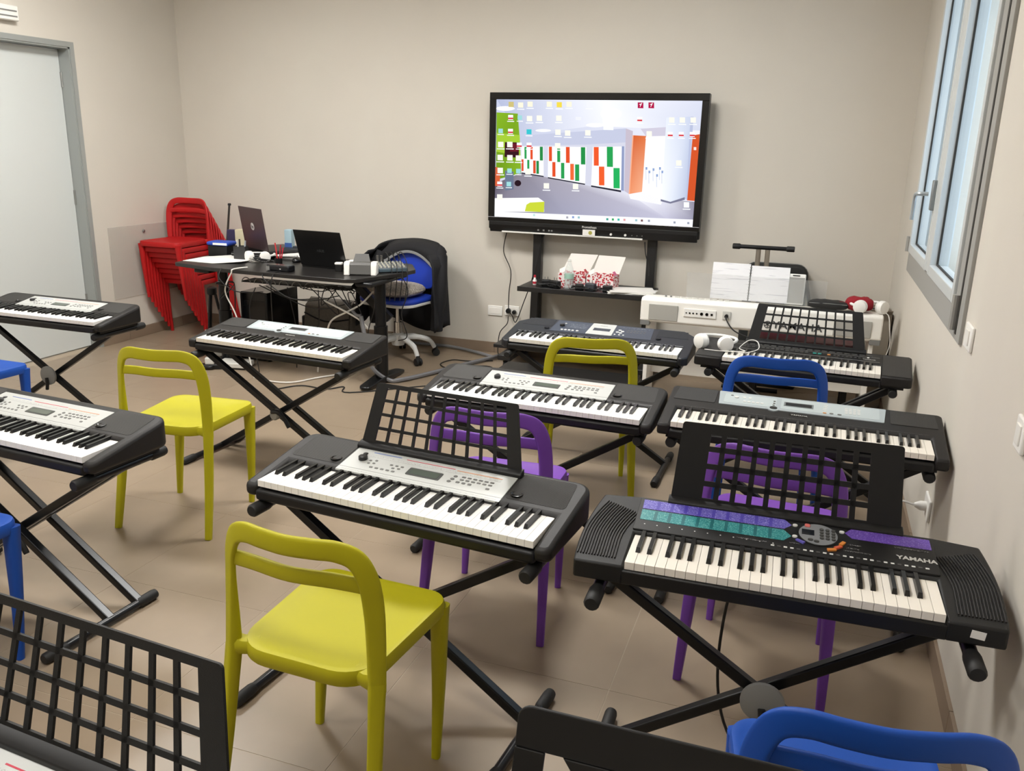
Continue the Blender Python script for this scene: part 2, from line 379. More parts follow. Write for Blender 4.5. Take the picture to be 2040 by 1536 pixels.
t = thing('wall_vent', 'flat white slotted unit high on the left wall above the door', 'vent', (XL, 4.37, 2.265))
obj('case', MB().box(0, 0.05, -0.10, 0.10, -0.045, 0.045), WHT, t, bevel=0.006)
for dz in (-0.02, 0.012): obj('slot', MB().box(0.049, 0.053, -0.08, 0.085, dz-0.004, dz+0.004), GREYP, t, smooth=0)
t = thing('wall_panel', 'clear protective sheet fixed on the left wall behind the red chairs', 'panel', (XL, 5.33, 0.60))
obj('sheet', MB().box(0.002, 0.006, -0.27, 0.42, -0.27, 0.27), glassy('clear_sheet', 'D9D4CC', 0.35, 0.25), t, smooth=0)
obj('screw_cap', MB().lathe([(0.012, 0), (0.012, 0.006), (0.006, 0.009)], (0.006, 0.09, 0.22), 'x', 12), GREYM, t)
obj('screw_cap', MB().lathe([(0.012, 0), (0.012, 0.006), (0.006, 0.009)], (0.006, 0.09, -0.22), 'x', 12), GREYM, t)

# ---------------------------------------------------------------- chairs
CHM = {}
def chair_meshes(col):
    if col in CHM: return CHM[col]
    hexes = {'yellow': 'B0A910', 'blue': '124AA6', 'purple': '7443A6', 'red': 'B4181A'}
    mt = mat(col+'_polypropylene', hexes[col], 0.5, spec=0.35, bump=0.06, bscale=700)
    half = [(0.188, 0.080, 0.405), (0.187, 0.083, 0.51), (0.184, 0.082, 0.60), (0.175, 0.077, 0.667), (0.153, 0.068, 0.713), (0.114, 0.055, 0.731), (0.065, 0.043, 0.733)]
    pts = [(-x, y, z) for x, y, z in half] + [(0, 0.037, 0.732)] + half[::-1]
    path = spline(pts, 5); n = len(path)
    wt = []
    for p in path:
        k = min(1, max(0, (p.z-0.42)/0.2)); wt.append((lerp(0.040, 0.046, k), lerp(0.034, 0.015, k)))
    turn = [(sin(0.62*p.x/0.185), -cos(0.62*p.x/0.185), 0.05) for p in path]
    back = MB().sweep(path, wt, turn, 16, 4.0)
    rail = spline([(-0.178, 0.078, 0.652), (-0.10, 0.060, 0.660), (0, 0.046, 0.661), (0.10, 0.060, 0.660), (0.178, 0.078, 0.652)], 5)
    rl = MB().sweep(rail, [(0.035, 0.013)]*len(rail), (0, -1, 0.05), 12, 4.5)
    out = rpoly([(-0.172, 0.05), (0.172, 0.05), (0.194, 0.452), (-0.194, 0.452)], [0.09, 0.09, 0.055, 0.055], 7)
    c = Vector((0, 0.27)); st = MB(); n = len(out); rings = []
    for k, z in ((0.985, 0.407), (1.0, 0.412), (1.0, 0.437), (0.985, 0.445), (0.94, 0.446), (0.90, 0.4435), (0.6, 0.437), (0.25, 0.434)):
        rings.append([(c.x+(x-c.x)*k, c.y+(y-c.y)*k, z) for x, y in out])
    vs = [p for r in rings for p in r]; fs = [tuple(range(n-1, -1, -1)), tuple((len(rings)-1)*n+i for i in range(n))]
    fs += [(i*n+j, i*n+(j+1) % n, (i+1)*n+(j+1) % n, (i+1)*n+j) for i in range(len(rings)-1) for j in range(n)]
    st.add(vs, fs)
    for sx in (-1, 1): st.sweep([(sx*0.13, 0.10, 0.426), (sx*0.165, 0.085, 0.426), (sx*0.192, 0.080, 0.426)], [(0.036, 0.05), (0.038, 0.04), (0.055, 0.034)], (0, -1, 0), 10)
    rear, front = {}, {}
    for sx in (-1, 1):
        pr = spline([(sx*0.205, 0.0, 0.0), (sx*0.198, 0.042, 0.2), (sx*0.188, 0.081, 0.425)], 5)
        rear[sx] = MB().sweep(pr, [(lerp(0.024, 0.0405, i/(len(pr)-1)), lerp(0.024, 0.0345, i/(len(pr)-1))) for i in range(len(pr))], [(sx*sin(0.62*i/(len(pr)-1)), -cos(0.62*i/(len(pr)-1)), 0) for i in range(len(pr))], 16, 4.0)
        pf = spline([(sx*0.178, 0.385, 0.0), (sx*0.176, 0.406, 0.2), (sx*0.170, 0.424, 0.425)], 5)
        front[sx] = MB().sweep(pf, [(lerp(0.022, 0.048, (i/(len(pf)-1))**1.3), lerp(0.022, 0.046, (i/(len(pf)-1))**1.3)) for i in range(len(pf))], (0, 1, 0), 10)
    CHM[col] = [('seat', st.mesh('seat', mt, 40)), ('backrest', back.mesh('backrest', mt, 60)), ('back_rail', rl.mesh('back_rail', mt, 60))] + \
        [('leg', q.mesh('leg', mt, 60)) for q in (rear[-1], rear[1], front[-1], front[1])]
    return CHM[col]
def chair(col, x, y, deg, label, group=None, z=0.0, rot=None):
    t = thing('stacking_chair', label, 'chair', (x, y, z), math.radians(deg), group, rot)
    for nm, me in chair_meshes(col): inst(nm, me, t)
    return t
PG = 'plastic chairs at the keyboards'
chair('yellow', -2.343, 2.514, 6.3, 'yellow plastic chair at the keyboard in front of the black desk', PG)
chair('yellow', -0.970, 1.340, -2, 'large yellow plastic chair in the foreground beside the black music rest', PG)
chair('yellow', -0.829, 3.43, 15, 'yellow plastic chair at the keyboard in front of the big screen', PG)
chair('purple', -0.885, 2.295, 4, 'purple plastic chair behind the silver panelled keyboard with open music rest', PG)
chair('purple', -0.036, 2.28, -3.6, 'purple plastic chair seen through the wide solid sided music rest', PG)
chair('blue', -0.07, 3.40, 5, 'blue plastic chair near the white digital piano by the right wall', PG)
chair('blue', 0.192, 1.13, 7, 'blue plastic chair in the bottom right corner by the wall', PG)
chair('blue', -3.766, 2.62, 0, 'blue plastic chair seat at the far left, in front of the door', PG)
chair('blue', -2.317, 1.275, 0, 'blue plastic chair at the lower left edge behind the music rest', PG)
# stack of eight red chairs in the corner; each one leans a little further forward than the one below
RN = ['lowest', 'second from the floor', 'third from the floor', 'fourth from the floor', 'fifth from the floor', 'sixth from the floor', 'second from the top', 'topmost']
RA = math.radians(180); rf = Vector((-sin(RA), cos(RA)))
for i in range(8):
    tilt = 0.0
    p = Vector((-4.71, 5.955)) + rf*(0.032*i)
    chair('red', p.x, p.y, 0, 'red plastic chair, %s in the corner stack' % RN[i], 'stacked red chairs', 0.045*i, (tilt, 0, RA))

# ---------------------------------------------------------------- keyboard stands
def x_stand(x, y, deg, top, label, front=0.0, double=False, knob='disc', half=0.42, hfoot=0.39, arm=0.31):
    """y is the front edge of the keyboard it carries; top = height of the keyboard's underside"""
    t = thing('keyboard_stand', label, 'stand', (x, y, 0), math.radians(deg), 'folding keyboard stands')
    r = 0.0155; za = top-r
    for sx in (-1, 1):
        a = obj('support_arm', MB().cyl((sx*half, front+0.03, za), (sx*half, front+arm, za), r, 14), STEEL, t)
        for (p, q) in ((front-0.03, front+0.045), (front+arm-0.045, front+arm+0.02)):
            obj('end_cap', MB().lathe([(0.015, p), (0.019, p+0.006), (0.019, q-0.012), (0.0165, q)], (sx*half, 0, za), 'y', 14), RUB, a)
        fo = obj('foot', MB().cyl((sx*hfoot, -0.14, 0.018), (sx*hfoot, 0.22, 0.018), 0.014, 14), STEEL, t)
        for (p, q) in ((-0.18, -0.10), (0.18, 0.26)):
            obj('end_cap', MB().lathe([(0.014, p), (0.018, p+0.006), (0.018, q-0.012), (0.016, q)], (sx*hfoot, 0, 0.018), 'y', 14), RUB, fo)
    ys = {1: [0.105], -1: [0.138]} if not double else {1: [0.07, 0.19], -1: [0.103, 0.157]}
    for sx in (1, -1):
        for yy in ys[sx]:
            a = Vector((-sx*half, yy, za)); b = Vector((sx*hfoot, yy, 0.018)); d = (b-a); L = d.length; ang = math.atan2(d.z, d.x)
            mb = MB(); c = (a+b)/2; mb.obox(c, L, 0.028, 0.028, 0, 0, -ang)
            obj('leg', mb, STEEL, t, smooth=0, bevel=0.004)
    xc = Vector((0, 0, (za*hfoot+0.018*half)/(half+hfoot)))
    y0 = min(ys[1]+ys[-1])
    if knob == 'disc':
        k = obj('pivot_knob', MB().lathe([(0.038, 0.0), (0.052, 0.004), (0.052, 0.014), (0.045, 0.02), (0.012, 0.024)], (0, y0-0.040, xc.z), 'y', 28), GREYP, t)
        obj('lever', MB().tube([(0.0, y0-0.045, xc.z-0.01), (0.005, y0-0.05, xc.z-0.05), (0.0, y0-0.05, xc.z-0.075)], 0.009, 8), BLK, k)
    else:
        k = obj('pivot_knob', MB().lathe([(0.02, 0.0), (0.026, 0.006), (0.026, 0.03), (0.018, 0.036)], (0.012, y0-0.052, xc.z), 'y', 20), GREYM, t)
        obj('lever', MB().tube(spline([(0.0, y0-0.045, xc.z+0.015), (0.04, y0-0.05, xc.z+0.02), (0.075, y0-0.05, xc.z-0.01), (0.10, y0-0.05, xc.z-0.05)], 4), [0.012]*6+[0.010]*6+[0.009], 8), BLK, k)
    return t

# ---------------------------------------------------------------- keyboards
PITCH_K = 0.02357
_wk = MB(); _wk.v = []; 
def key_meshes():
    w_, g = 0.0226/2, 0.0015
    a = MB(); a.add([(-w_, 0.008, 0.047), (w_, 0.008, 0.047), (w_, 0.158, 0.050), (-w_, 0.158, 0.050), (-w_, 0.008, 0.0655), (w_, 0.008, 0.0655), (w_, 0.158, 0.0705), (-w_, 0.158, 0.0705)],
                    [(3,2,1,0),(4,5,6,7),(0,1,5,4),(1,2,6,5),(2,3,7,6),(3,0,4,7)])
    b = MB(); w1, w2 = 0.0059, 0.0044
    b.add([(-w1, 0.060, 0.066), (w1, 0.060, 0.066), (w1, 0.158, 0.069), (-w1, 0.158, 0.069), (-w2, 0.067, 0.0785), (w2, 0.067, 0.0785), (w2, 0.158, 0.0815), (-w2, 0.158, 0.0815)],
          [(3,2,1,0),(4,5,6,7),(0,1,5,4),(1,2,6,5),(2,3,7,6),(3,0,4,7)])
    return a, b
_a, _b = key_meshes()
KEYM = {'white': _a.mesh('white_key', WKEY, 0), 'cream': _a.mesh('white_key', WKEYC, 0), 'black': _b.mesh('black_key', BKEY, 0)}
def add_keys(t, nw, tone):
    x0 = -nw*PITCH_K/2
    for i in range(nw):
        inst('white_key', KEYM[tone], t, (x0+(i+0.5)*PITCH_K, 0, 0))
    for i in range(nw-1):
        if i % 7 in (0, 1, 3, 4, 5):
            off = {0: -0.0017, 1: 0.0017, 3: -0.0022, 4: 0, 5: 0.0022}[i % 7]
            inst('black_key', KEYM['black'], t, (x0+(i+1)*PITCH_K+off, 0, 0))
def lay(mb, out, z0, s, h0, h1, mi=0):
    """plate following the sloped top: out in keyboard coordinates"""
    f = lambda k: (lambda x, y: z0+s*y+k)
    return mb.prism(out, f(h0), f(h1), mi)
def rect(x0, x1, y0, y1): return [(x0, y0), (x1, y0), (x1, y1), (x0, y1)]
def ell(cx, cy, a, b, n=24): return [(cx+a*cos(2*PI*i/n), cy+b*sin(2*PI*i/n)) for i in range(n)]
def grid_rest(name, hb, ht, H, cols, rows, pitch, hole, rowp, holeh, vtop, y, z, tilt, t, lip=0.018, mt=None):
    """music rest with punched square openings, standing in the slot at (y, z); u across, v up the rest"""
    th = 0.0045; mb = MB()
    us = [-(cols-1)/2*pitch+i*pitch for i in range(cols)]
    vs_ = [H-vtop-holeh-i*rowp for i in range(rows)]           # lower edge of every row of openings
    ue, ve = us[-1]+hole/2, (vs_[-1], vs_[0]+holeh)
    half = lambda v: lerp(hb, ht, v/H)
    sl = lambda v: half(v)/half(H*0.5)                          # openings follow the taper of the rest
    def plate(pts): mb.prism([(u, v) for u, v in pts], -th/2, th/2)
    plate([(-hb, 0), (hb, 0), (half(ve[0]), ve[0]), (-half(ve[0]), ve[0])])
    top = rpoly([(-half(ve[1]), ve[1]), (half(ve[1]), ve[1]), (ht, H), (-ht, H)], [0, 0, 0.008, 0.008], 4); plate(top)
    for sx in (-1, 1):
        q = [(sx*ue*sl(ve[0]), ve[0]), (sx*half(ve[0]), ve[0]), (sx*half(ve[1]), ve[1]), (sx*ue*sl(ve[1]), ve[1])]
        plate(q if sx > 0 else q[::-1])
    for i in range(cols-1):
        a, b = us[i]+hole/2, us[i+1]-hole/2
        plate([(a*sl(ve[0]), ve[0]), (b*sl(ve[0]), ve[0]), (b*sl(ve[1]), ve[1]), (a*sl(ve[1]), ve[1])])
    for i in range(rows-1):
        a, b = vs_[i+1]+holeh, vs_[i]
        plate([(-ue*sl(a), a), (ue*sl(a), a), (ue*sl(b), b), (-ue*sl(b), b)])
    R = Matrix.Translation((0, y, z)) @ Matrix.Rotation(PI/2-tilt, 4, 'X')
    mb.v = [tuple(R @ Vector(p)) for p in mb.v]
    o = obj('music_rest', mb, mt or BLKR, t, smooth=0)
    l = MB().xprism([(y-lip, z-0.004), (y+0.008, z-0.006), (y+0.008, z+0.018), (y-lip+0.006, z+0.012), (y-lip, z+0.006)], -hb-0.004, hb+0.004)
    obj('ledge', l, BLK, o, bevel=0.002)
    return o
def u_body(half, D, kx, kd, rf_, rb, z0, s, zb=0.016, chamfer=0.0):
    out = [(kx, 0.0), (half, 0.0), (half, D), (-half, D), (-half, 0.0), (-kx, 0.0), (-kx, kd), (kx, kd)]
    pts = rpoly(out, [0, rf_, rb, rb, rf_, 0, 0, 0], 1 if chamfer else 6)
    return MB().prism(pts, zb, lambda x, y: z0+s*y)
def keyboard(kind, x, y, deg, base, label, rest=None):
    t = thing('electronic_keyboard', label, 'keyboard', (x, y, base), math.radians(deg), 'electronic keyboards')
    nw = 29 if kind in 'OP' else 36
    tone = 'cream' if kind in 'OPR' else 'white'
    kx = nw*PITCH_K/2+0.002
    Z0, S = {'E': (0.052, 0.187), 'R': (0.056, 0.165), 'Y': (0.054, 0.17), 'O': (0.060, 0.11), 'P': (0.056, 0.14)}[kind]
    D = {'E': 0.318, 'R': 0.335, 'Y': 0.345, 'O': 0.30, 'P': 0.322}[kind]
    half = 0.471; kd = 0.150
    P = lambda x, y, h=0: (x, y, Z0+S*y+h)
    if kind == 'E':
        obj('body', u_body(half, D, kx, kd, 0.05, 0.045, Z0, S), CHAR, t, bevel=0.012, seg=3)
    elif kind == 'R':
        obj('body', u_body(half, D, kx, kd, 0.012, 0.02, Z0, S), CHAR, t, bevel=0.008, seg=2)
    elif kind == 'Y':
        obj('body', u_body(half, D, kx, kd, 0.05, 0.07, Z0, S, chamfer=1), mat('blue_black_plastic', '1B1E25', 0.42, bump=0.1, bscale=900), t, smooth=30, bevel=0.006)
    elif kind == 'O':
        obj('body', u_body(half, D, kx, kd, 0.02, 0.02, Z0, S), CHAR, t, bevel=0.006)
    else:
        # bowed ends: outer edge runs in a shallow arc
        R_ = []
        for i in range(9):
            q = i/8; R_.append((0.452+0.030*sin(PI*(0.25+0.62*q))-0.012, D*0.96*q))
        out = [(kx, 0.0)] + R_ + [(0.35, D), (-0.35, D)] + [(-a, b) for a, b in R_[::-1]] + [(-kx, 0.0), (-kx, kd), (kx, kd)]
        obj('body', MB().prism(out, 0.010, lambda x, y: Z0+S*y), BLKR, t, bevel=0.005)
    obj('key_bed', MB().box(-kx-0.002, kx+0.002, 0.028, kd+0.01, 0.004, 0.044), BLK, t, smooth=0)
    if kind != 'P': obj('front_lip', MB().box(-kx-0.004, kx+0.004, -0.001, 0.030, 0.006, 0.040), BLK, t, bevel=0.009, seg=3)
    else: obj('front_lip', MB().box(-kx-0.004, kx+0.004, 0.0, 0.030, 0.010, 0.046), BLK, t, bevel=0.004)
    obj('underside', MB().box(-half+0.03, half-0.03, 0.03, D-0.03, 0.0, 0.02), BLK, t, smooth=0)
    add_keys(t, nw, tone)
    def buttons(pts, w_, h_, mt, round_=False, hh=0.0022):
        nm = 'button_%s_%.4f_%.4f' % (kind, w_, h_)
        for (bx, by) in pts:
            me = BM.get((nm, mt.name))
            if me is None:
                q = MB(); q.prism(ell(0, 0, w_/2, h_/2, 12) if round_ else rpoly(rect(-w_/2, w_/2, -h_/2, h_/2), min(w_, h_)*0.3, 2), lambda x, y: S*y-0.001, lambda x, y: S*y+hh)
                me = BM[(nm, mt.name)] = q.mesh('button', mt, 30)
            inst('button', me, pan, P(bx, by))
    def strip(nm, out, mt, h=0.0012, parent=None): return obj(nm, lay(MB(), out, Z0, S, 0.0, h), mt, parent or pan, smooth=0)
    def wordmark(body, cx, cy, size, mt, h=0.0006, sx=1.2, bold=0.0):
        o = inst('wordmark', text_mesh(body, size, mt, bold, sx=sx), pan, P(cx, cy, h), (math.atan(S), 0, 0)); return o
    if kind == 'E':
        pan = obj('control_panel', lay(MB(), rect(-0.262, 0.262, 0.1515, 0.284), Z0, S, -0.004, 0.0012), SILV, t, smooth=0, bevel=0.0008)
        # screened edge line, printed stripes, maker's name
        strip('seam', rect(-0.262, 0.262, 0.1695, 0.1703), GREYP, 0.0016)
        strip('blue_stripe', rect(-0.20, -0.105, 0.262, 0.2645), mat('print_blue', '3E63B5', 0.5), 0.0016)
        strip('red_stripe', rect(-0.085, 0.075, 0.258, 0.2605), mat('print_red', 'C8344A', 0.5), 0.0016)
        strip('orange_stripe', rect(0.083, 0.225, 0.2535, 0.256), mat('print_orange', 'D98A4E', 0.5), 0.0016)
        PR = printed('fine_grey_print', 'C4C6C3', '868686', 420, 700, 0.5, 0.56)
        strip('small_print', rect(-0.20, 0.225, 0.240, 0.252), PR, 0.0015); strip('small_print', rect(-0.25, 0.25, 0.1575, 0.1615), PR, 0.0015)
        lc = obj('display', lay(MB(), rpoly(rect(-0.052, 0.056, 0.190, 0.226), 0.004, 3), Z0, S, 0.0, 0.0022), mat('lcd_bezel', '3C3E3C', 0.4), pan, smooth=0)
        obj('screen', lay(MB(), rect(-0.044, 0.048, 0.196, 0.221), Z0, S, 0.001, 0.0026), LCD, lc, smooth=0)
        wordmark('YAMAHA', 0.0, 0.235, 0.0085, GREYP)
        dk = mat('dark_dial', '262626', 0.4)
        kb = obj('dial', MB().lathe([(0.0135, 0.0), (0.0135, 0.010), (0.011, 0.0125), (0.008, 0.0125)], P(-0.213, 0.222), 'z', 20), dk, pan)
        obj('power_button', MB().lathe([(0.0075, 0.0), (0.0075, 0.003), (0.005, 0.004)], P(-0.222, 0.250), 'z', 14), dk, pan)
        buttons([(-0.186, 0.221), (-0.168, 0.2255), (-0.184, 0.207), (-0.168, 0.2105)], 0.0085, 0.0065, BTN)
        buttons([(-0.165+i*0.0185, 0.190-0*i) for i in range(5)], 0.011, 0.0068, BTN)
        buttons([(-0.113+i*0.018, 0.219) for i in range(3)] + [(-0.1, 0.205), (-0.082, 0.207)], 0.0095, 0.0062, BTN)
        buttons([(0.093, 0.226), (0.090, 0.212), (0.086, 0.198)], 0.0125, 0.010, BTN, True)
        for j in range(2): buttons([(0.118+i*0.0175, 0.229-j*0.0135) for i in range(6)], 0.012, 0.0062, BTN)
        buttons([(0.112+i*0.0185, 0.201) for i in range(3)] + [(0.206, 0.197)], 0.0115, 0.0075, BTN)
        # speaker tops, bass ports, seam across the top
        for sx in (-1, 1):
            g = rpoly([(sx*0.268, 0.176), (sx*0.440, 0.176), (sx*0.430, 0.300), (sx*0.268, 0.300)][::sx], 0.012, 4)
            sp = obj('speaker_grille', lay(MB(), g, Z0, S, -0.002, 0.0008), dotted('pierced_grille', '2B2927', 330), t, smooth=0)
            pr = obj('bass_port', MB().lathe([(0.0165, -0.001), (0.018, 0.0028), (0.015, 0.0034), (0.0125, 0.001), (0.0125, 0.0005)], P(sx*0.292, 0.200), 'z', 22), GLOSS, t)
    elif kind == 'R':
        pan = obj('control_panel', lay(MB(), rpoly([(-0.285, 0.214), (0.280, 0.214), (0.288, 0.322), (-0.294, 0.322)], 0.004, 2), Z0, S, -0.004, 0.003), SILVB, t, smooth=0, bevel=0.001)
        inset = mat('pale_panel_inset', 'BFC9CB', 0.35, metal=0.15)
        strip('inset', rpoly(rect(-0.270, -0.085, 0.228, 0.305), 0.006, 3), inset, 0.0036); strip('inset', rpoly(rect(-0.068, 0.265, 0.228, 0.312), 0.006, 3), inset, 0.0036)
        lc = obj('display', lay(MB(), rect(-0.058, 0.044, 0.252, 0.286), Z0, S, 0.003, 0.0042), mat('lcd_bezel_grey', '6F7677', 0.3), pan, smooth=0)
        obj('screen', lay(MB(), rect(-0.052, 0.038, 0.257, 0.281), Z0, S, 0.004, 0.0046), LCDD, lc, smooth=0)
        ring = obj('dial_ring', lay(MB(), ell(-0.092, 0.222, 0.021, 0.020), Z0, S, 0.0, 0.004), SILVB, pan)
        obj('dial_button', lay(MB(), ell(-0.092, 0.224, 0.013, 0.010), Z0, S, 0.003, 0.006), mat('dark_dial', '262626', 0.4), ring)
        buttons([(-0.093, 0.246), (-0.092, 0.262), (-0.092, 0.279)], 0.0085, 0.0075, BTN, True, 0.005)
        buttons([(-0.245, 0.290)], 0.010, 0.007, BTN, True, 0.005); buttons([(-0.228, 0.276)], 0.016, 0.013, BTNL, True, 0.007)
        buttons([(-0.20+i*0.021, 0.282) for i in range(2)] + [(-0.196+i*0.0155, 0.250) for i in range(5)], 0.011, 0.010, BTNL, False, 0.0048)
        buttons([(0.083, 0.232)], 0.013, 0.008, mat('amber_button', 'C98A4A', 0.4), True, 0.005)
        buttons([(0.106, 0.233), (0.133, 0.232)], 0.014, 0.008, BTN, True, 0.005)
        buttons([(0.083, 0.255), (0.084, 0.268), (0.085, 0.281), (0.086, 0.294)], 0.014, 0.006, BTNL, False, 0.0046)
        buttons([(0.155+i*0.014, 0.250+j*0.012) for i in range(4) for j in range(4)], 0.010, 0.0065, BTNL, False, 0.0046)
        pl = obj('name_plate', lay(MB(), rpoly(rect(-0.036, 0.024, 0.186, 0.199), 0.004, 3), Z0, S, -0.001, 0.0008), GLOSS, t, smooth=0)
        pan_, pan = pan, pl
        wordmark('YAMAHA', -0.001, 0.1925, 0.0115, mat('silver_print', 'D0D0CC', 0.4), 0.001)
        pan = pan_
        strip('small_print', rect(-0.42, 0.42, 0.159, 0.163), printed('grey_print_on_black', '2C2A29', '8D8A86', 260, 900, 0.5, 0.60), 0.0008, t)
        for sx in (-1, 1):
            g = rpoly([(sx*0.300, 0.215), (sx*0.452, 0.215), (sx*0.445, 0.322), (sx*0.300, 0.322)][::sx], 0.006, 3)
            obj('speaker_grille', lay(MB(), g, Z0, S, -0.002, 0.0016), dotted('pierced_grille_fine', '242322', 420), t, smooth=0)
    elif kind == 'Y':
        pan = obj('control_panel', lay(MB(), [(-0.270, 0.182), (0.258, 0.182), (0.245, 0.332), (-0.262, 0.332)], Z0, S, -0.004, 0.0012), SLATE, t, smooth=0)
        blk = obj('display_block', lay(MB(), rpoly([(-0.078, 0.184), (0.058, 0.184), (0.052, 0.330), (-0.072, 0.330)], 0.004, 2), Z0, S, 0.0, 0.004), SILV, pan, smooth=0, bevel=0.001)
        obj('screen', lay(MB(), rect(-0.052, 0.036, 0.232, 0.266), Z0, S, 0.003, 0.0046), LCDD, blk, smooth=0)
        wordmark('YAMAHA', -0.01, 0.300, 0.008, GREYP, 0.0042)
        obj('dial', MB().lathe([(0.0135, 0.0), (0.0135, 0.010), (0.010, 0.012)], P(-0.222, 0.258), 'z', 18), mat('dark_dial', '262626', 0.4), pan)
        obj('power_button', MB().lathe([(0.006, 0.0), (0.006, 0.003), (0.004, 0.004)], P(-0.212, 0.292), 'z', 12), BTNL, pan)
        buttons([(-0.208+i*0.019, 0.205) for i in range(4)], 0.013, 0.012, BTNL, False, 0.004)
        buttons([(-0.126, 0.205)], 0.016, 0.013, BTNL, True, 0.004)
        buttons([(0.083, 0.268), (0.099, 0.255), (0.076, 0.240), (0.094, 0.232)], 0.017, 0.013, BTNL, True, 0.004)
        buttons([(0.070, 0.207), (0.093, 0.207), (0.114, 0.207)], 0.010, 0.010, BTNL, True, 0.004)
        buttons([(0.125+i*0.017, 0.255+j*0.022) for i in range(6) for j in range(2)], 0.010, 0.006, BTN)
        strip('small_print', rect(0.065, 0.235, 0.300, 0.318), printed('pale_print_on_slate', '3C4350', '9CA3AC', 260, 420, 0.5, 0.58), 0.0016)
        strip('small_print', rect(-0.19, -0.09, 0.235, 0.300), printed('pale_print_on_slate', '3C4350', '9CA3AC', 260, 420, 0.5, 0.58), 0.0016)
        for sx in (-1, 1):
            obj('bass_port', MB().lathe([(0.013, -0.001), (0.014, 0.0028), (0.011, 0.0032), (0.0105, 0.001)], P(sx*0.292, 0.212), 'z', 18), GLOSS, t)
            g = [(sx*0.275, 0.24), (sx*0.435, 0.24), (sx*0.42, 0.330), (sx*0.275, 0.330)][::sx]
            obj('speaker_grille', lay(MB(), g, Z0, S, -0.002, 0.0008), dotted('pierced_grille_blue', '1D2027', 360), t, smooth=0)
    elif kind == 'O':
        pan = obj('control_panel', lay(MB(), rect(-0.335, 0.335, 0.155, 0.285), Z0, S, -0.004, 0.0016), BLK, t, smooth=0, bevel=0.001)
        strip('groove', rect(-0.335, 0.335, 0.1725, 0.176), GREYP, 0.0020); strip('groove', rect(-0.335, 0.335, 0.232, 0.2345), GREYP, 0.0020)
        dkb = mat('dark_grey_button', '4A4A49', 0.45)
        buttons([(-0.27+i*0.033, 0.248) for i in range(18)], 0.024, 0.010, dkb, False, 0.004)
        buttons([(-0.27+i*0.022, 0.206) for i in range(14)], 0.015, 0.010, dkb, False, 0.004)
        buttons([(0.052, 0.206), (0.074, 0.206)], 0.017, 0.010, mat('teal_button', '2E8F86', 0.4), False, 0.0045)
        buttons([(0.115, 0.206)], 0.014, 0.010, mat('amber_button', 'C98A4A', 0.4), False, 0.0045)
        buttons([(0.14+i*0.018, 0.206) for i in range(8)], 0.010, 0.007, dkb, False, 0.004)
        buttons([(0.285, 0.222)], 0.010, 0.008, BTNL, False, 0.004)
        wordmark('YAMAHA', 0.29, 0.200, 0.011, mat('silver_print', 'D0D0CC', 0.4), 0.002)
        for sx in (-1, 1):
            ends = [(sx*(kx+0.004), 0.012), (sx*0.462, 0.012), (sx*0.462, 0.288), (sx*(kx+0.004), 0.288)][::sx]
            obj('speaker_grille', lay(MB(), rpoly(ends, 0.006, 2), Z0, S, -0.002, 0.003), dotted('pierced_grille_old', '2B2A29', 300), t, smooth=0, bevel=0.001)
    else:
        pan = obj('control_panel', lay(MB(), rpoly([(-0.350, 0.160), (0.350, 0.160), (0.348, 0.312), (-0.354, 0.312)], 0.003, 2), Z0, S, -0.006, 0.004), BLK, t, smooth=0, bevel=0.0015)
        vio = printed('violet_list', '5A50B4', '9C97D8', 300, 420, 0.4, 0.54); tea = printed('teal_list', '1F8287', '74B7B4', 300, 420, 0.4, 0.54); pur = printed('purple_list', '5E3FA0', '8E76C4', 300, 420, 0.4, 0.56)
        strip('voice_list', [(-0.342, 0.258), (0.008, 0.258), (0.026, 0.2795), (0.008, 0.301), (-0.344, 0.301)], vio, 0.0048)
        strip('style_list', [(-0.340, 0.206), (0.008, 0.206), (0.026, 0.2295), (0.008, 0.253), (-0.342, 0.253)], tea, 0.0048)
        strip('song_list', [(0.150, 0.2785), (0.166, 0.258), (0.342, 0.258), (0.341, 0.301), (0.166, 0.301)], pur, 0.0048)
        dark1 = mat('violet_band', '4A3FA8', 0.4); dark2 = mat('teal_band', '14666C', 0.4)
        for i in range(9):
            strip('band', rect(-0.308+i*0.035, -0.300+i*0.035, 0.260, 0.299), dark1, 0.0050); strip('band', rect(-0.308+i*0.035, -0.300+i*0.035, 0.208, 0.251), dark2, 0.0050)
        ov = obj('keypad_plate', lay(MB(), ell(0.088, 0.252, 0.049, 0.049, 36), Z0, S, 0.003, 0.0052), BLK, pan, smooth=0)
        obj('keypad_face', lay(MB(), ell(0.088, 0.252, 0.045, 0.045, 36), Z0, S, 0.004, 0.0062), mat('mid_grey_plastic', '83868A', 0.4), ov, smooth=0)
        obj('screen', lay(MB(), rect(0.050, 0.079, 0.244, 0.267), Z0, S, 0.005, 0.0070), LCDD, ov, smooth=0)
        dkb = mat('dark_grey_button', '4A4A49', 0.45)
        buttons([(0.096+i*0.0135, 0.273-j*0.0125) for i in range(3) for j in range(4)], 0.0095, 0.0085, dkb, True, 0.0095)
        buttons([(0.070, 0.222), (0.084, 0.218)], 0.012, 0.007, dkb, True, 0.0095)
        buttons([(0.063, 0.284)], 0.013, 0.012, mat('coral_button', 'D9706A', 0.4), False, 0.0085)
        for (bx, by, rz_, hx) in ((0.143, 0.228, 1.1, 'D98A3C'), (0.133, 0.209, 0.75, 'D4603F'), (0.118, 0.195, 0.35, 'D98A3C')):
            q = MB().obox((0, 0, 0), 0.020, 0.009, 0.005, rz_)
            inst('button', q.mesh('button', mat('orange_'+hx, hx, 0.4), 30), pan, P(bx, by, 0.005))
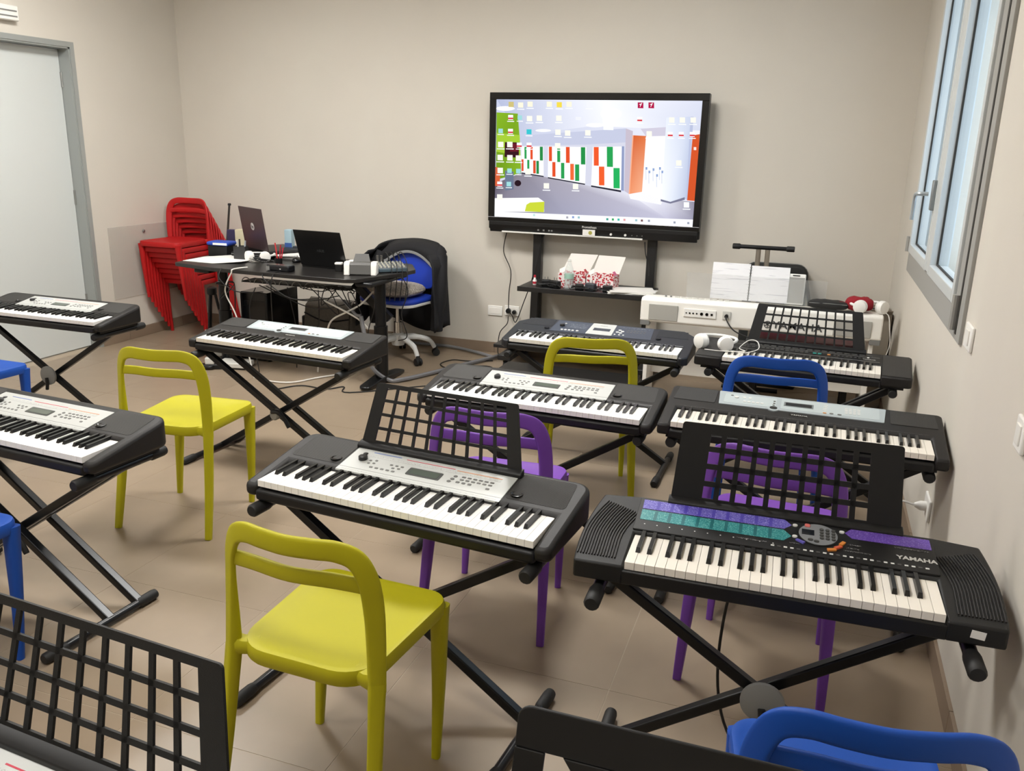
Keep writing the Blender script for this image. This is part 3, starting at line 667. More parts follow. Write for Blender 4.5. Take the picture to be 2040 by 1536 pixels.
        q = MB().obox((0, 0, 0), 0.022, 0.008, 0.005, -0.6); inst('button', q.mesh('button', mat('violet_button', '6A64C0', 0.4), 30), pan, P(0.047, 0.212, 0.005))
        buttons([(0.034, 0.2795), (0.034, 0.2295), (0.143, 0.2785)], 0.012, 0.010, BTNL, True, 0.007)
        for i in range(24):
            strip('key_mark', rect(-0.02+i*0.0148, -0.012+i*0.0148, 0.176, 0.181), BTNL if i % 3 != 1 else dkb, 0.0046)
        for i in range(11): strip('key_mark', ell(-0.325+i*0.031, 0.187, 0.0018, 0.0018, 8), BTNL, 0.0046)
        wordmark('YAMAHA', 0.305, 0.2085, 0.020, mat('silver_print', 'D0D0CC', 0.4), 0.0045, 1.05, 0.0006)
        PB = printed('white_print_on_black', '1C1C1D', 'B5B5B5', 420, 900, 0.5, 0.55)
        for q in (rect(0.155, 0.185, 0.228, 0.232), rect(0.152, 0.180, 0.213, 0.217), rect(0.145, 0.205, 0.200, 0.204), rect(-0.10, -0.03, 0.187, 0.191), rect(0.022, 0.045, 0.200, 0.203), rect(0.26, 0.335, 0.246, 0.250)):
            strip('small_print', q, PB, 0.0046)
        for sx in (-1, 1):
            rb_ = MB()
            for i in range(14):
                k = i/13; pts = []
                for j in range(9):
                    q = j/8; yy = lerp(0.028, lerp(0.275, 0.235, k), q)
                    xx = lerp(0.462, 0.372, k) - 0.035*(1-lerp(0.4, 1.0, k)*0)*max(0, q-0.35)**2*1.6 - 0.008*abs(q-0.45)
                    pts.append(P(sx*xx, yy, 0.0012))
                rb_.tube(pts, 0.0021, 5)
            g = obj('speaker_grille', rb_, CHAR, t)
        obj('sticker', MB().obox((0.405, -0.0005, 0.036), 0.028, 0.001, 0.018, 0, 0, 0.1), PAPER, t, smooth=0)
    if rest == 'E': grid_rest('r', 0.266, 0.231, 0.196, 10, 4, 0.0425, 0.0335, 0.0425, 0.0335, 0.013, 0.293, Z0+S*0.293, math.radians(13), t)
    if rest == 'P': grid_rest('r', 0.280, 0.266, 0.215, 10, 4, 0.0405, 0.0275, 0.0455, 0.0315, 0.026, 0.318, Z0+S*0.318, math.radians(12), t, mt=BLK)
    if rest == 'O': grid_rest('r', 0.270, 0.237, 0.19, 10, 4, 0.0415, 0.0335, 0.0415, 0.0325, 0.012, 0.285, Z0+S*0.285, math.radians(14), t)
    if rest == 'X':
        # solid rest with rounded corners and a slanted opening at either side
        H, hb, ht = 0.21, 0.29, 0.285; mb = MB(); th = 0.006
        mb.prism([(-0.10, 0.0), (0.10, 0.0), (0.222, 0.155), (-0.222, 0.155)], -th/2, th/2)
        mb.prism(rpoly([(-ht, 0.155), (ht, 0.155), (ht, H), (-ht, H)], [0, 0, 0.018, 0.018], 5), -th/2, th/2)
        for sx in (-1, 1):
            a = [(sx*0.250, 0.0), (sx*hb, 0.0), (sx*ht, 0.155), (sx*0.245, 0.155)]; mb.prism(a if sx > 0 else a[::-1], -th/2, th/2)
        Rm = Matrix.Translation((0, 0.29, Z0+S*0.29)) @ Matrix.Rotation(PI/2-math.radians(14), 4, 'X'); mb.v = [tuple(Rm @ Vector(p)) for p in mb.v]
        o = obj('music_rest', mb, BLK, t, smooth=0, bevel=0.002)
        obj('ledge', MB().box(-hb, hb, 0.275, 0.30, Z0+S*0.29-0.004, Z0+S*0.29+0.014), BLK, o, bevel=0.002)
    return t
BM = {}
KB = [  # kind, x, y (front edge), angle, base height, rest, label, stand: front, double, knob, label
 ('E', -3.873, 3.350, 0.0, 0.545, None, 'black keyboard with silver panel in front of the door', 0.03, False, 'disc', 'black folding stand carrying the keyboard in front of the door'),
 ('E', -2.423, 1.868, -4.0, 0.545, None, 'black keyboard with silver panel cut off by the left edge, no music rest', 0.0, True, 'lever', 'black double braced stand at the left edge behind the blue chair'),
 ('R', -2.3755, 3.308, -3.8, 0.530, None, 'black keyboard with pale blue-grey panel in front of the black desk', 0.0, True, 'lever', 'black double braced stand in front of the desk'),
 ('E', -0.9825, 1.839, -5.2, 0.552, 'E', 'black keyboard with silver panel and open grid music rest in the centre', 0.0, False, 'disc', 'black folding stand under the central keyboard with the music rest'),
 ('E', -0.9375, 2.900, -2.0, 0.540, None, 'black keyboard with silver panel behind the purple chair, no music rest', 0.04, False, 'disc', 'black folding stand behind the purple chair'),
 ('Y', -0.965, 3.945, -1.3, 0.540, None, 'blue-black keyboard with slate panel and silver display block below the screen', 0.0, False, 'disc', 'black folding stand under the slate panelled keyboard'),
 ('O', 0.003, 3.936, -3.4, 0.550, 'O', 'older black keyboard with grid music rest and white headphones on it', 0.03, True, 'lever', 'black folding stand under the older keyboard by the white piano'),
 ('R', 0.022, 2.876, -0.8, 0.552, None, 'black keyboard with pale blue-grey panel touching the right wall', 0.04, False, 'disc', 'black folding stand behind the wide music rest by the right wall'),
 ('P', 0.0115, 1.792, 1.6, 0.552, 'P', 'black keyboard with purple and teal lists and ribbed speakers', -0.04, False, 'disc', 'black folding stand with large round knob at front right'),
 ('E', -0.872, 0.420, -4.0, 0.635, 'E', 'nearest keyboard at the lower left, showing its black grid music rest', 0.0, False, 'disc', 'black folding stand under the nearest lower left keyboard'),
 ('R', 0.000, 0.545, 0.0, 0.560, 'X', 'nearest keyboard at the bottom, showing its solid black music rest', 0.0, False, 'disc', 'black folding stand under the nearest keyboard at the bottom'),
]
for (k, x, y, a, b, r, lb, fr_, db, kn, ls) in KB:
    keyboard(k, x, y, a, b, lb, r)
    x_stand(x, y, a, b, ls, fr_, db, kn, half=0.40 if k in 'OP' else 0.42)

# ---------------------------------------------------------------- interactive screen on its stand
SC_H = [0.00062139, 1.378e-05, -0.07743519, -5.02e-06, 0.00097427, -0.11435148, 4.788e-05, -3.441e-05, 1.0]
SW, SH = 1.407, 0.797
def suv(x, y):
    h = SC_H; d = h[6]*x+h[7]*y+h[8]
    return ((h[0]*x+h[1]*y+h[2])/d*SW-SW/2, SH/2-(h[3]*x+h[4]*y+h[5])/d*SH)
TVX, TVY, TVZ = -1.468, 5.825, 1.438          # centre of the display face
t = thing('interactive_screen', 'large black framed interactive screen showing a school corridor desktop', 'screen', (TVX, TVY, TVZ))
hw_, hh_ = SW/2, SH/2
f_ = MB().box(-hw_-0.046, hw_+0.046, 0.004, 0.060, -hh_-0.085, hh_+0.046)
obj('body', f_, BLK, t, bevel=0.006)
bz = MB().box(-hw_-0.046, -hw_, -0.012, 0.006, -hh_, hh_).box(hw_, hw_+0.046, -0.012, 0.006, -hh_, hh_).box(-hw_-0.046, hw_+0.046, -0.012, 0.006, hh_, hh_+0.046).box(-hw_-0.046, hw_+0.046, -0.012, 0.006, -hh_-0.03, -hh_)
obj('bezel', bz, GLOSS, t, smooth=0, bevel=0.002)
bar = obj('control_bar', MB().xprism([(0.03, -hh_-0.105), (0.03, -hh_-0.03), (-0.012, -hh_-0.03), (-0.012, -hh_-0.055), (0.006, -hh_-0.105)], -hw_-0.035, hw_+0.035), BLK, t, smooth=0, bevel=0.002)
obj('pen_ledge', MB().box(-hw_+0.06, hw_-0.33, -0.012, 0.004, -hh_-0.106, -hh_-0.097), WHT, bar, smooth=0, bevel=0.001)
for sx in (-0.25, -0.10+0.0): pass
inst('wordmark', text_mesh('Promethean', 0.021, mat('silver_print', 'D0D0CC', 0.4), 0.0003), bar, (0.0, -0.0125, -hh_-0.040), (PI/2, 0, 0))
lb = obj('label_sticker', MB().box(-0.045, 0.043, -0.016, -0.012, -hh_-0.097, -hh_-0.055), PAPER, bar, smooth=0)
obj('emblem', MB().lathe([(0.013, -0.018), (0.013, -0.015)], (0.010, 0, -hh_-0.076), 'y', 20), mat('gold_green', 'A8A24A', 0.5), lb)
for bx in (0.155, 0.255): obj('button', MB().lathe([(0.008, -0.016), (0.008, -0.006)], (bx, 0, -hh_-0.079), 'y', 14), WHT, bar)
for bx in (0.30, 0.335, 0.37): obj('button', MB().lathe([(0.003, -0.012), (0.003, -0.004)], (bx, 0, -hh_-0.079), 'y', 8), GREYP, bar)
for bx in (-0.37, -0.33, -0.29, -0.27): obj('port', MB().box(bx-0.006, bx+0.006, -0.011, -0.004, -hh_-0.083, -hh_-0.073), GREYP, bar, smooth=0)
# the picture on the display, drawn as flat coloured shapes layered on the glass
SCOL = []
smb = MB(); depth = [0]
SK = 1.1
def spoly(pts, hx):
    depth[0] += 1; y_ = -0.0002-depth[0]*0.000012
    smb.add([(*[suv(*p)[0]], y_, suv(*p)[1]) for p in pts], [tuple(range(len(pts)))])
    SCOL.extend(hx if isinstance(hx, list) else [hx]*len(pts))
def sq(x0, y0, x1, y1, hx, sk=0.03): spoly([(x0, y0), (x1, y0+(x1-x0)*sk*0.3), (x1, y1+(x1-x0)*sk), (x0, y1)], hx)
def sell(cx, cy, a, b, hx): spoly([(cx+a*cos(2*PI*i/20), cy+b*sin(2*PI*i/20)) for i in range(20)], hx)
spoly([(122,118),(1868,127),(1778,1198),(100,1110)], ['C6CCE4', 'F2F3FB', 'E2E4F2', 'D6D8E8'])
spoly([(122,118),(1020,122),(1020,330),(318,425)], ['B4BCDA', 'F4F6FD', 'F0F2FB', 'C2C8E0'])
spoly([(1020,122),(1868,127),(1858,380),(1020,345)], ['F6F8FE', 'D9DDEE', 'D2D7EA', 'FAFBFF'])
sell(195, 195, 78, 20, 'FFFFFF'); sell(515, 381, 66, 12, 'FFFFFF'); sell(955, 335, 78, 18, 'FFFFFF'); sell(1090, 240, 90, 50, 'FBFCFF')
spoly([(121,228),(300,238),(318,480),(326,742),(112,800)], ['86B428', '7CA824', '98C632', '86B42A', '6E9A20']); spoly([(121,400),(316,420),(322,600),(116,560)], 'A4CC3A')
spoly([(318,425),(880,385),(1215,362),(1200,890),(920,845),(530,775),(326,738)], 'D4D6E6')
spoly([(318,425),(880,385),(1215,362),(1215,480),(880,500),(318,510)], 'C4C9E0')
for q in ([(330,516),(515,516),(517,766),(330,736)], [(556,516),(880,520),(868,832),(552,776)], [(936,518),(1180,516),(1172,888),(918,845)]): spoly(q, 'FAFBFE')
spoly([(1180,514),(1200,514),(1195,892),(1172,888)], '8E9AC0')
DR, DG = 'E2502A', '2E9E52'
for (a, b, c, d, k) in ((405,520,425,625,DR),(355,520,373,620,DG),(485,518,511,635,'2C8A48'),(330,625,347,725,DR),(378,630,396,705,DG),(428,635,450,745,'D8502E'),(455,638,477,748,'2C8A48'),
                        (562,518,588,640,DR),(632,530,658,648,DG),(706,520,738,655,DR),(833,522,870,668,'279048'),(590,648,617,772,DR),(664,655,692,788,DG),(742,663,773,800,'EE6A3A'),(783,668,818,808,DG),
                        (942,520,984,678,'EE5A2E'),(1053,518,1104,688,'2AA254'),(985,686,1031,845,'F06030'),(1108,698,1161,870,'28B25E')): sq(a, b, c, d, k)
spoly([(105,830),(326,742),(530,775),(700,1095),(100,1075)], ['5E5864', '8C8794', 'A4A0AE', 'A2A2B8', '827E90'])
spoly([(530,775),(1235,915),(1560,1128),(700,1095)], ['A4A0AE', 'E2E2EE', 'C4C3D8', 'A2A2B8'])
spoly([(1235,915),(1520,960),(1800,985),(1788,1140),(1560,1128)], ['FAFAFF', 'E4E4F0', '8C889A', '9694AA', 'C4C3D8'])
spoly([(1235,915),(1350,880),(1530,960),(1510,1010),(1250,960)], 'F4F4FC')
for q in ([(330,736),(517,766),(517,776),(330,746)], [(552,776),(868,832),(866,842),(552,786)], [(918,845),(1172,888),(1172,904),(918,858)]): spoly(q, '2C2C3A')
spoly([(1215,362),(1275,385),(1240,918),(1200,893)], 'C6BCCB'); spoly([(1340,365),(1560,350),(1560,430),(1390,435)], 'CFCBDC')
spoly([(1385,430),(1562,425),(1535,962),(1345,902)], 'FCFDFF')
spoly([(1270,420),(1386,426),(1350,900),(1236,920)], ['D4602F', 'DE7644', 'F4AE88', 'EE9468']); spoly([(1270,420),(1280,420),(1246,918),(1236,920)], 'F4B090')
for (a, b) in ((1380,690),(1405,720),(1440,700),(1495,690),(1515,720),(1470,750)):
    sq(a, b, a+16, b+22, '8CA4D0'); sq(a+2, b+22, a+6, b+110, 'B6C4E0')
spoly([(1560,270),(1765,262),(1722,962),(1590,992),(1515,965)], ['E6ECF8', 'CBD4EA', 'BCC6E0', 'E4EAF6', 'F4F7FD'])
spoly([(1508,962),(1590,985),(1712,945),(1712,968),(1590,1000),(1508,980)], '7A7A92')
spoly([(1765,262),(1790,262),(1740,975),(1722,965)], 'B8C0DC')
spoly([(1782,420),(1842,410),(1797,978),(1732,972)], 'D4562C'); sq(1790, 520, 1812, 545, 'F6E4DC')
spoly([(190,480),(310,482),(308,612),(186,606)], '3A1A20'); spoly([(232,490),(306,492),(304,560),(232,560)], '6A1E2A')
spoly([(110,690),(150,700),(145,860),(106,850)], 'D8643C'); spoly([(190,720),(262,730),(262,880),(190,890)], '6C7890'); sell(298, 828, 28, 26, '2A1A22')
spoly([(103,955),(470,950),(520,985),(520,1072),(100,1070)], 'FBFCFA'); spoly([(370,1010),(400,992),(522,985),(518,1074),(356,1066)], 'C9D63C')
spoly([(101,1068),(1786,1136),(1778,1198),(100,1110)], 'F7F8FC')
def icon(x, y, hx, k=44, sub=None, lab=True):
    sq(x-k/2, y-k/2, x+k/2, y+k/2, hx)
    if sub: sq(x-k/2, y+2, x+k/2, y+k/2-6, sub)
    if lab: sq(x-k*0.7, y+k*0.72, x+k*0.7, y+k*0.88, 'F4F6FA')
FO, YE, PD, TE = 'F6F2DC', 'EFD978', 'FAFAFC', '9FD8DA'
icon(245,160,'CDBE7A'); icon(325,165,FO); icon(405,158,FO); icon(568,158,FO); icon(652,162,'F0D94C'); icon(735,158,FO); icon(905,160,'EEF0F8')
for (x_, y_) in ((240,270),(238,388),(312,505),(395,505),(1333,285),(1592,412),(1685,412),(1778,412),(145,835)): icon(x_, y_, PD, 42, 'D63A44')
for (x_, y_) in ((318,272),(155,385),(228,722),(222,835),(303,725)): icon(x_, y_, TE, 38)
icon(395,392,'38C4CE',42); 
for (x_, y_) in ((400,280),(483,276),(648,276),(1605,290),(1695,290),(1787,290),(640,395),(722,402),(893,400),(1413,408),(155,500),(232,500),(150,610),(232,612),(305,615),(150,720),(385,730),(540,850),(787,855),(1663,655),(145,945),(637,510)): icon(x_, y_, 'F5F4EA', 46)
sq(1025, 340, 1110, 375, 'F4F6FB'); sq(790, 265, 838, 292, 'ECEEF4'); icon(1727, 1010, 'F4F6FB', 46)
for x_ in (1341, 1432):
    sq(x_-24, 141, x_+24, 190, 'B01A48')
    spoly([(x_-6,180),(x_-2,160),(x_-12,160),(x_-10,155),(x_,154),(x_+8,146),(x_+14,147),(x_+12,152),(x_+7,153),(x_+4,158),(x_+10,159),(x_+8,164),(x_+3,164),(x_-2,180)], 'FFFFFF')
for (x_, y_, hx) in ((435,1098,'BFE3DC'),(715,1118,'A8A8B4'),(765,1116,'8AA0D0'),(813,1118,'9AC0C8'),(1055,1133,'3E9E8E'),(1102,1135,'3AA860'),(1150,1136,'38B8A8'),(1200,1138,'E0A0A0'),(1300,1142,'9AC0C8'),(1348,1144,'7A5A5A'),(1408,1146,'9AA0B0'),(1625,1160,'9AA0B0'),(1742,1165,'9AA0B0')): sq(x_-9, y_-9, x_+9, y_+9, hx)
dsp = smb.mesh('display', [], 0); ca = dsp.color_attributes.new('print', 'FLOAT_COLOR', 'POINT')
for i, hx in enumerate(SCOL): ca.data[i].color = (*rgb(hx), 1)
dm = emis('display_picture', 'FFFFFF', SK); at_ = dm.node_tree.nodes.new('ShaderNodeAttribute'); at_.attribute_name = 'print'
dm.node_tree.links.new(at_.outputs['Color'], dm.node_tree.nodes['Emission'].inputs[0]); dsp.materials.append(dm)
inst('display', dsp, t)

# the wheeled stand under the screen
t = thing('screen_stand', 'black wheeled stand carrying the interactive screen, with a shelf', 'stand', (-1.453, 5.890, 0))
FR = mat('black_powder_coat', '1A1A1B', 0.4)
for sx, cx in ((-1, -0.413), (1, 0.413)):
    col_ = obj('column', MB().box(cx-0.031, cx+0.031, 0.0, 0.055, 0.10, 1.62), FR, t, bevel=0.004)
    obj('lower_leg', MB().add([(cx-sx*0.0-0.028, -0.06, 0.09), (cx+0.028, -0.06, 0.09), (cx+0.028, 0.0, 0.09), (cx-0.028, 0.0, 0.09), (cx-0.028+sx*0.0, -0.02, 0.60), (cx+0.028, -0.02, 0.60), (cx+0.028, 0.02, 0.60), (cx-0.028, 0.02, 0.60)],
        [(3,2,1,0),(4,5,6,7),(0,1,5,4),(1,2,6,5),(2,3,7,6),(3,0,4,7)]), FR, t, smooth=0, bevel=0.003)
    fx = cx+sx*0.075
    ft = obj('base_foot', MB().box(fx-0.05, fx+0.05, -0.45, 0.07, 0.085, 0.125), FR, t, bevel=0.006)
    for cy in (-0.40, 0.03):
        wl_ = obj('caster', MB().lathe([(0.012, -0.011), (0.036, -0.013), (0.042, -0.008), (0.042, 0.008), (0.036, 0.013), (0.012, 0.011)], (fx, cy, 0.0425), 'x', 24), RUB, ft)
        obj('hub', MB().lathe([(0.022, -0.0145), (0.022, 0.0145)], (fx, cy, 0.0425), 'x', 16), GREYP, wl_); obj('fork', MB().box(fx-0.018, fx-0.015, cy-0.016, cy+0.016, 0.04, 0.09).box(fx+0.015, fx+0.018, cy-0.016, cy+0.016, 0.04, 0.09), BLK, wl_, smooth=0)
obj('base_plate', MB().box(-0.64, 0.55, -0.26, 0.0, 0.126, 0.15), FR, t, bevel=0.004)
obj('crossbar', MB().box(-0.38, 0.38, 0.01, 0.04, 0.22, 0.30), FR, t, bevel=0.003)
obj('mount_plate', MB().box(-0.46, 0.46, -0.004, 0.03, 1.15, 1.25).box(-0.46, 0.46, -0.004, 0.03, 1.55, 1.62), FR, t, bevel=0.003)
SHZ = 0.605
sf = obj('shelf', MB().box(-0.42, 0.48, -0.40, 0.0, SHZ-0.022, SHZ).box(-0.42, 0.48, -0.405, -0.395, SHZ-0.03, SHZ+0.004), FR, t, bevel=0.003)
# things on the shelf
HEART = spotted('heart_print', 'F0E6E4', 'B6202E', 75, 0.6, 0.46, 0.52); HEARTP = spotted('pink_heart_print', 'F2E4EA', 'D8608A', 70, 0.6, 0.36, 0.42); CARD = mat('white_card', 'ECE8E2', 0.7)
def gift_box(x, y, rz, w_, d_, h_, label, flap, pm):
    t = thing('gift_box', label, 'box', (x, y, SHZ), rz, 'open heart printed boxes')
    th = 0.002
    obj('box_body', MB().box(-w_/2, w_/2, -d_/2, d_/2, 0, th).box(-w_/2, w_/2, -d_/2, -d_/2+th, th, h_).box(-w_/2, w_/2, d_/2-th, d_/2, th, h_).box(-w_/2, -w_/2+th, -d_/2+th, d_/2-th, th, h_).box(w_/2-th, w_/2, -d_/2+th, d_/2-th, th, h_), HEART, t, smooth=0)
    obj('lid', MB().add([(-w_/2, d_/2, h_), (w_/2, d_/2, h_), (w_/2+flap, d_/2+0.03, h_+0.115), (-w_/2+flap, d_/2+0.03, h_+0.115), (-w_/2, d_/2+th, h_), (w_/2, d_/2+th, h_), (w_/2+flap, d_/2+0.033, h_+0.115), (-w_/2+flap, d_/2+0.033, h_+0.115)],
        [(0,1,2,3),(7,6,5,4),(0,4,5,1),(1,5,6,2),(2,6,7,3),(3,7,4,0)]), CARD, t, smooth=0)
    obj('flap', MB().obox((-w_/2+0.02, -d_/2+0.04, h_+0.012), 0.045, 0.06, th, 0, 0.5, -0.5), CARD, t, smooth=0); obj('flap', MB().obox((w_/2-0.012, 0, h_+0.012), 0.03, 0.05, th, 0, 0, 0.9), pm, t, smooth=0)
gift_box(-1.525, 5.67, 0.05, 0.19, 0.13, 0.10, 'open box printed with red hearts behind the plastic bottle', 0.05, mat('red_card', 'B82034', 0.6))
gift_box(-1.318, 5.66, -0.08, 0.19, 0.13, 0.10, 'open box printed with hearts, lid up, beside the loose papers', 0.03, mat('pink_card', 'D86A94', 0.6))
t = thing('plastic_bottle', 'clear empty plastic bottle on the screen stand shelf', 'bottle', (-1.527, 5.555, SHZ))
obj('bottle', MB().lathe([(0.028, 0.0), (0.032, 0.006), (0.032, 0.05), (0.029, 0.058), (0.032, 0.066), (0.032, 0.115), (0.026, 0.14), (0.013, 0.175), (0.011, 0.185), (0.011, 0.20)], n=22), glassy('clear_plastic', 'DDE8E6', 0.28, 0.08), t)
obj('label_band', MB().lathe([(0.0326, 0.072), (0.0326, 0.105)], n=22), glassy('mint_label', 'A8D8C4', 0.6, 0.4), t)
obj('cap_ring', MB().lathe([(0.013, 0.186), (0.013, 0.192)], n=14), WHT, t)
for (x, y, rz, sx_, lbl) in ((-1.70, 5.60, 0.3, 1.0, 'black power adapter at the left end of the shelf'), (-1.62, 5.55, -0.4, 1.1, 'black power adapter left of the bottle'), (-1.45, 5.55, 0.2, 0.9, 'black power adapter right of the bottle'),
                             (-1.375, 5.56, -0.2, 1.1, 'grey-black power adapter in front of the boxes'), (-1.255, 5.545, 0.1, 1.0, 'black power adapter at the right of the shelf pile')):
    t = thing('power_adapter', lbl, 'adapter', (x, y, SHZ), rz, 'power adapters on the shelf')
    obj('case', MB().box(-0.032*sx_, 0.032*sx_, -0.022, 0.022, 0.0, 0.045*sx_), BLK if 'grey' not in lbl else mat('slate_plastic', '33383F', 0.5), t, bevel=0.006)
    obj('pins', MB().cyl((-0.010, 0, 0.045*sx_), (-0.010, 0, 0.065*sx_), 0.003, 8).cyl((0.010, 0, 0.045*sx_), (0.010, 0, 0.065*sx_), 0.003, 8), GREYM, t)
    pts = []; rr = random.Random(int(x*1000))
    for i in range(14): pts.append((rr.uniform(-0.07, 0.07), rr.uniform(-0.045, 0.03), 0.006+0.003*(i % 5)+rr.uniform(0, 0.012)))
    obj('coiled_lead', MB().tube(spline(pts, 5), 0.0032, 6), CABLE, t)
t = thing('small_bottle', 'tiny red and white bottle at the left end of the shelf', 'bottle', (-1.79, 5.62, SHZ))
obj('bottle', MB().lathe([(0.012, 0), (0.014, 0.004), (0.014, 0.03), (0.008, 0.04), (0.007, 0.055)], n=14), WHT, t); obj('cap', MB().lathe([(0.009, 0.052), (0.008, 0.068)], n=12), mat('red_card', 'B82034', 0.6), t); obj('label_band', MB().lathe([(0.0145, 0.008), (0.0145, 0.024)], n=14), mat('red_card', 'B82034', 0.6), t)
for i, (dx, rz, wd) in enumerate(((0, 0.15, 'bottom'), (0.01, -0.05, 'middle'), (0.0, 0.3, 'top'))):
    tag(obj('paper_sheets', MB().box(-0.15, 0.15, -0.10, 0.10, 0, 0.006), PAPER, smooth=0, loc=(-1.105+dx, 5.60, SHZ+0.001+i*0.007), rot=(0, 0, rz)), 'white papers overhanging the shelf, %s sheaf of the pile' % wd, 'papers', 'papers on the shelf')
# leads of the screen
def cable(name, pts, r, mt, label, cat='cable', sub=6): return tag(obj(name, MB().tube(spline(pts, sub), r, 7), mt), label, cat)
cable('power_cable', [(-2.105, 5.90, 0.92), (-2.135, 5.93, 0.78), (-2.08, 5.94, 0.64), (-2.09, 5.94, 0.48), (-2.085, 5.92, 0.345)], 0.0035, CABLE, 'thin black lead hanging from the screen to the wall socket')
cable('power_cable', [(-1.80, 5.84, 0.93), (-1.845, 5.86, 0.80), (-1.88, 5.83, 0.60), (-1.96, 5.90, 0.42), (-2.03, 5.94, 0.26), (-2.06, 5.945, 0.30), (-2.075, 5.93, 0.33)], 0.0035, CABLE, 'black lead running down beside the left stand column')
cable('power_cable', [(-1.08, 5.84, 0.92), (-1.07, 5.84, 0.84), (-1.04, 5.82, 0.76), (-1.03, 5.79, 0.70)], 0.0035, CABLE, 'short black lead by the right stand column')
cable('power_cable', [(-2.085, 5.92, 0.30), (-2.10, 5.94, 0.24), (-2.16, 5.945, 0.16), (-2.17, 5.94, 0.02), (-2.12, 5.86, 0.006)], 0.0035, CABLE, 'black lead dropping from the wall socket to the floor')

# ---------------------------------------------------------------- white digital piano seen from behind
PX0, PX1, PY0, PY1, PZ0, PZ1 = -0.92, 0.412, 4.97, 5.265, 0.545, 0.690
t = thing('digital_piano', 'white digital piano on a white stand, its back towards the room', 'piano', ((PX0+PX1)/2, PY0, 0))
hp = (PX1-PX0)/2
obj('body', MB().xprism([(0.0, PZ0+0.01), (0.012, PZ0), (0.295, PZ0), (0.295, PZ1-0.065), (0.20, PZ1-0.05), (0.19, PZ1-0.008), (0.03, PZ1), (0.008, PZ1-0.012)], -hp, hp), WHTG, t, bevel=0.008, seg=3)
SPK = dotted('pale_grey_grille', 'B9B7B0', 420)
obj('speaker_grille', MB().box(-0.615, -0.445, -0.003, 0.004, 0.562, 0.655), SPK, t, smooth=0, bevel=0.002); obj('speaker_grille', MB().box(0.415, 0.61, -0.003, 0.004, 0.562, 0.655), SPK, t, smooth=0, bevel=0.002)
jp = obj('jack_plate', MB().box(-0.41, -0.225, -0.003, 0.004, 0.597, 0.645), WHT, t, smooth=0, bevel=0.002)
for i, (dx, r_) in enumerate(((-0.395, 0.004), (-0.375, 0.005), (-0.355, 0.005), (-0.335, 0.005), (-0.307, 0.009), (-0.277, 0.009))): obj('jack', MB().lathe([(r_, -0.005), (r_, 0.0)], (dx, 0, 0.620), 'y', 14), GLOSS, jp)
obj('jack', MB().box(-0.255, -0.243, -0.005, 0.0, 0.614, 0.626), GLOSS, jp, smooth=0)
sk_ = obj('power_inlet', MB().box(-0.188, -0.143, -0.003, 0.004, 0.600, 0.647), mat('pale_grey_plastic', 'CFCDC6', 0.5), t, smooth=0); obj('plug', MB().lathe([(0.010, -0.03), (0.010, 0.0)], (-0.165, 0, 0.622), 'y', 12), BLK, sk_)
LOGO = mat('dark_grey_print', '3A3A3A', 0.5)
wm = inst('wordmark', text_mesh('YAMAHA', 0.058, LOGO, 0.0006, sx=1.12), t, (0.225, -0.0012, 0.592), (PI/2, 0, 0))
em = MB()
for i in range(3):
    q = 2*PI*i/6; em.obox((0.065, -0.001, 0.592), 0.040, 0.001, 0.006, 0, 0, q)
em.lathe([(0.021, -0.0016), (0.021, -0.0004)], (0.065, 0, 0.592), 'y', 24)
em2 = MB()
for i in range(24):
    a, b = 2*PI*i/24, 2*PI*(i+1)/24
    em2.add([(0.065+r_*cos(q), -0.0018, 0.592+r_*sin(q)) for r_, q in ((0.017, a), (0.021, a), (0.021, b), (0.017, b))], [(0, 1, 2, 3)])
for i in range(3):
    q = PI/2+2*PI*i/6; em2.obox((0.065, -0.0018, 0.592), 0.034, 0.0006, 0.004, 0, 0, q)
obj('emblem', em2, LOGO, t, smooth=0)
for k in range(9): obj('button', MB().box(-0.48+k*0.036, -0.455+k*0.036, 0.10, 0.112, PZ1-0.003, PZ1+0.004), mat('pale_grey_plastic', 'CFCDC6', 0.5), t, smooth=0)
for k in range(2): obj('button', MB().lathe([(0.006, PZ1-0.003), (0.006, PZ1+0.006)], (-0.535+0.03*k, 0.10, 0), 'z', 12), GREYP, t)
for sx in (-1, 1):
    obj('side_panel', MB().box(sx*(hp-0.045)-0.012, sx*(hp-0.045)+0.012, 0.03, 0.27, 0.03, PZ0), WHTG, t, bevel=0.003)
    obj('side_foot', MB().box(sx*(hp-0.045)-0.02, sx*(hp-0.045)+0.02, -0.04, 0.33, 0.0, 0.03), WHTG, t, bevel=0.004)
    obj('corner_pad', MB().box(sx*(hp-0.03)-0.028, sx*(hp-0.03)+0.028, 0.002, 0.05, PZ0-0.02, PZ0+0.03), GREYP, t, bevel=0.003)
obj('back_panel', MB().box(-hp+0.057, hp-0.057, 0.17, 0.19, 0.20, 0.42), WHTG, t, smooth=0, bevel=0.002)
nwk = MB()
for i in range(52): nwk.box(-0.61+i*0.0234, -0.61+i*0.0234+0.0226, 0.215, 0.29, PZ1-0.06, PZ1-0.042)
kk = obj('key_row', nwk, WKEY, t, smooth=0); kk['kind'] = 'stuff'
ar = obj('acrylic_rest', MB().add([(-0.42, 0.13, PZ1+0.002), (0.36, 0.13, PZ1+0.002), (0.36, 0.085, PZ1+0.155), (-0.42, 0.085, PZ1+0.155), (-0.42, 0.134, PZ1+0.002), (0.36, 0.134, PZ1+0.002), (0.36, 0.089, PZ1+0.155), (-0.42, 0.089, PZ1+0.155)],
    [(0,1,2,3),(7,6,5,4),(0,4,5,1),(1,5,6,2),(2,6,7,3),(3,7,4,0)]), glassy('acrylic', 'DFE2E2', 0.16, 0.03), t, smooth=0)
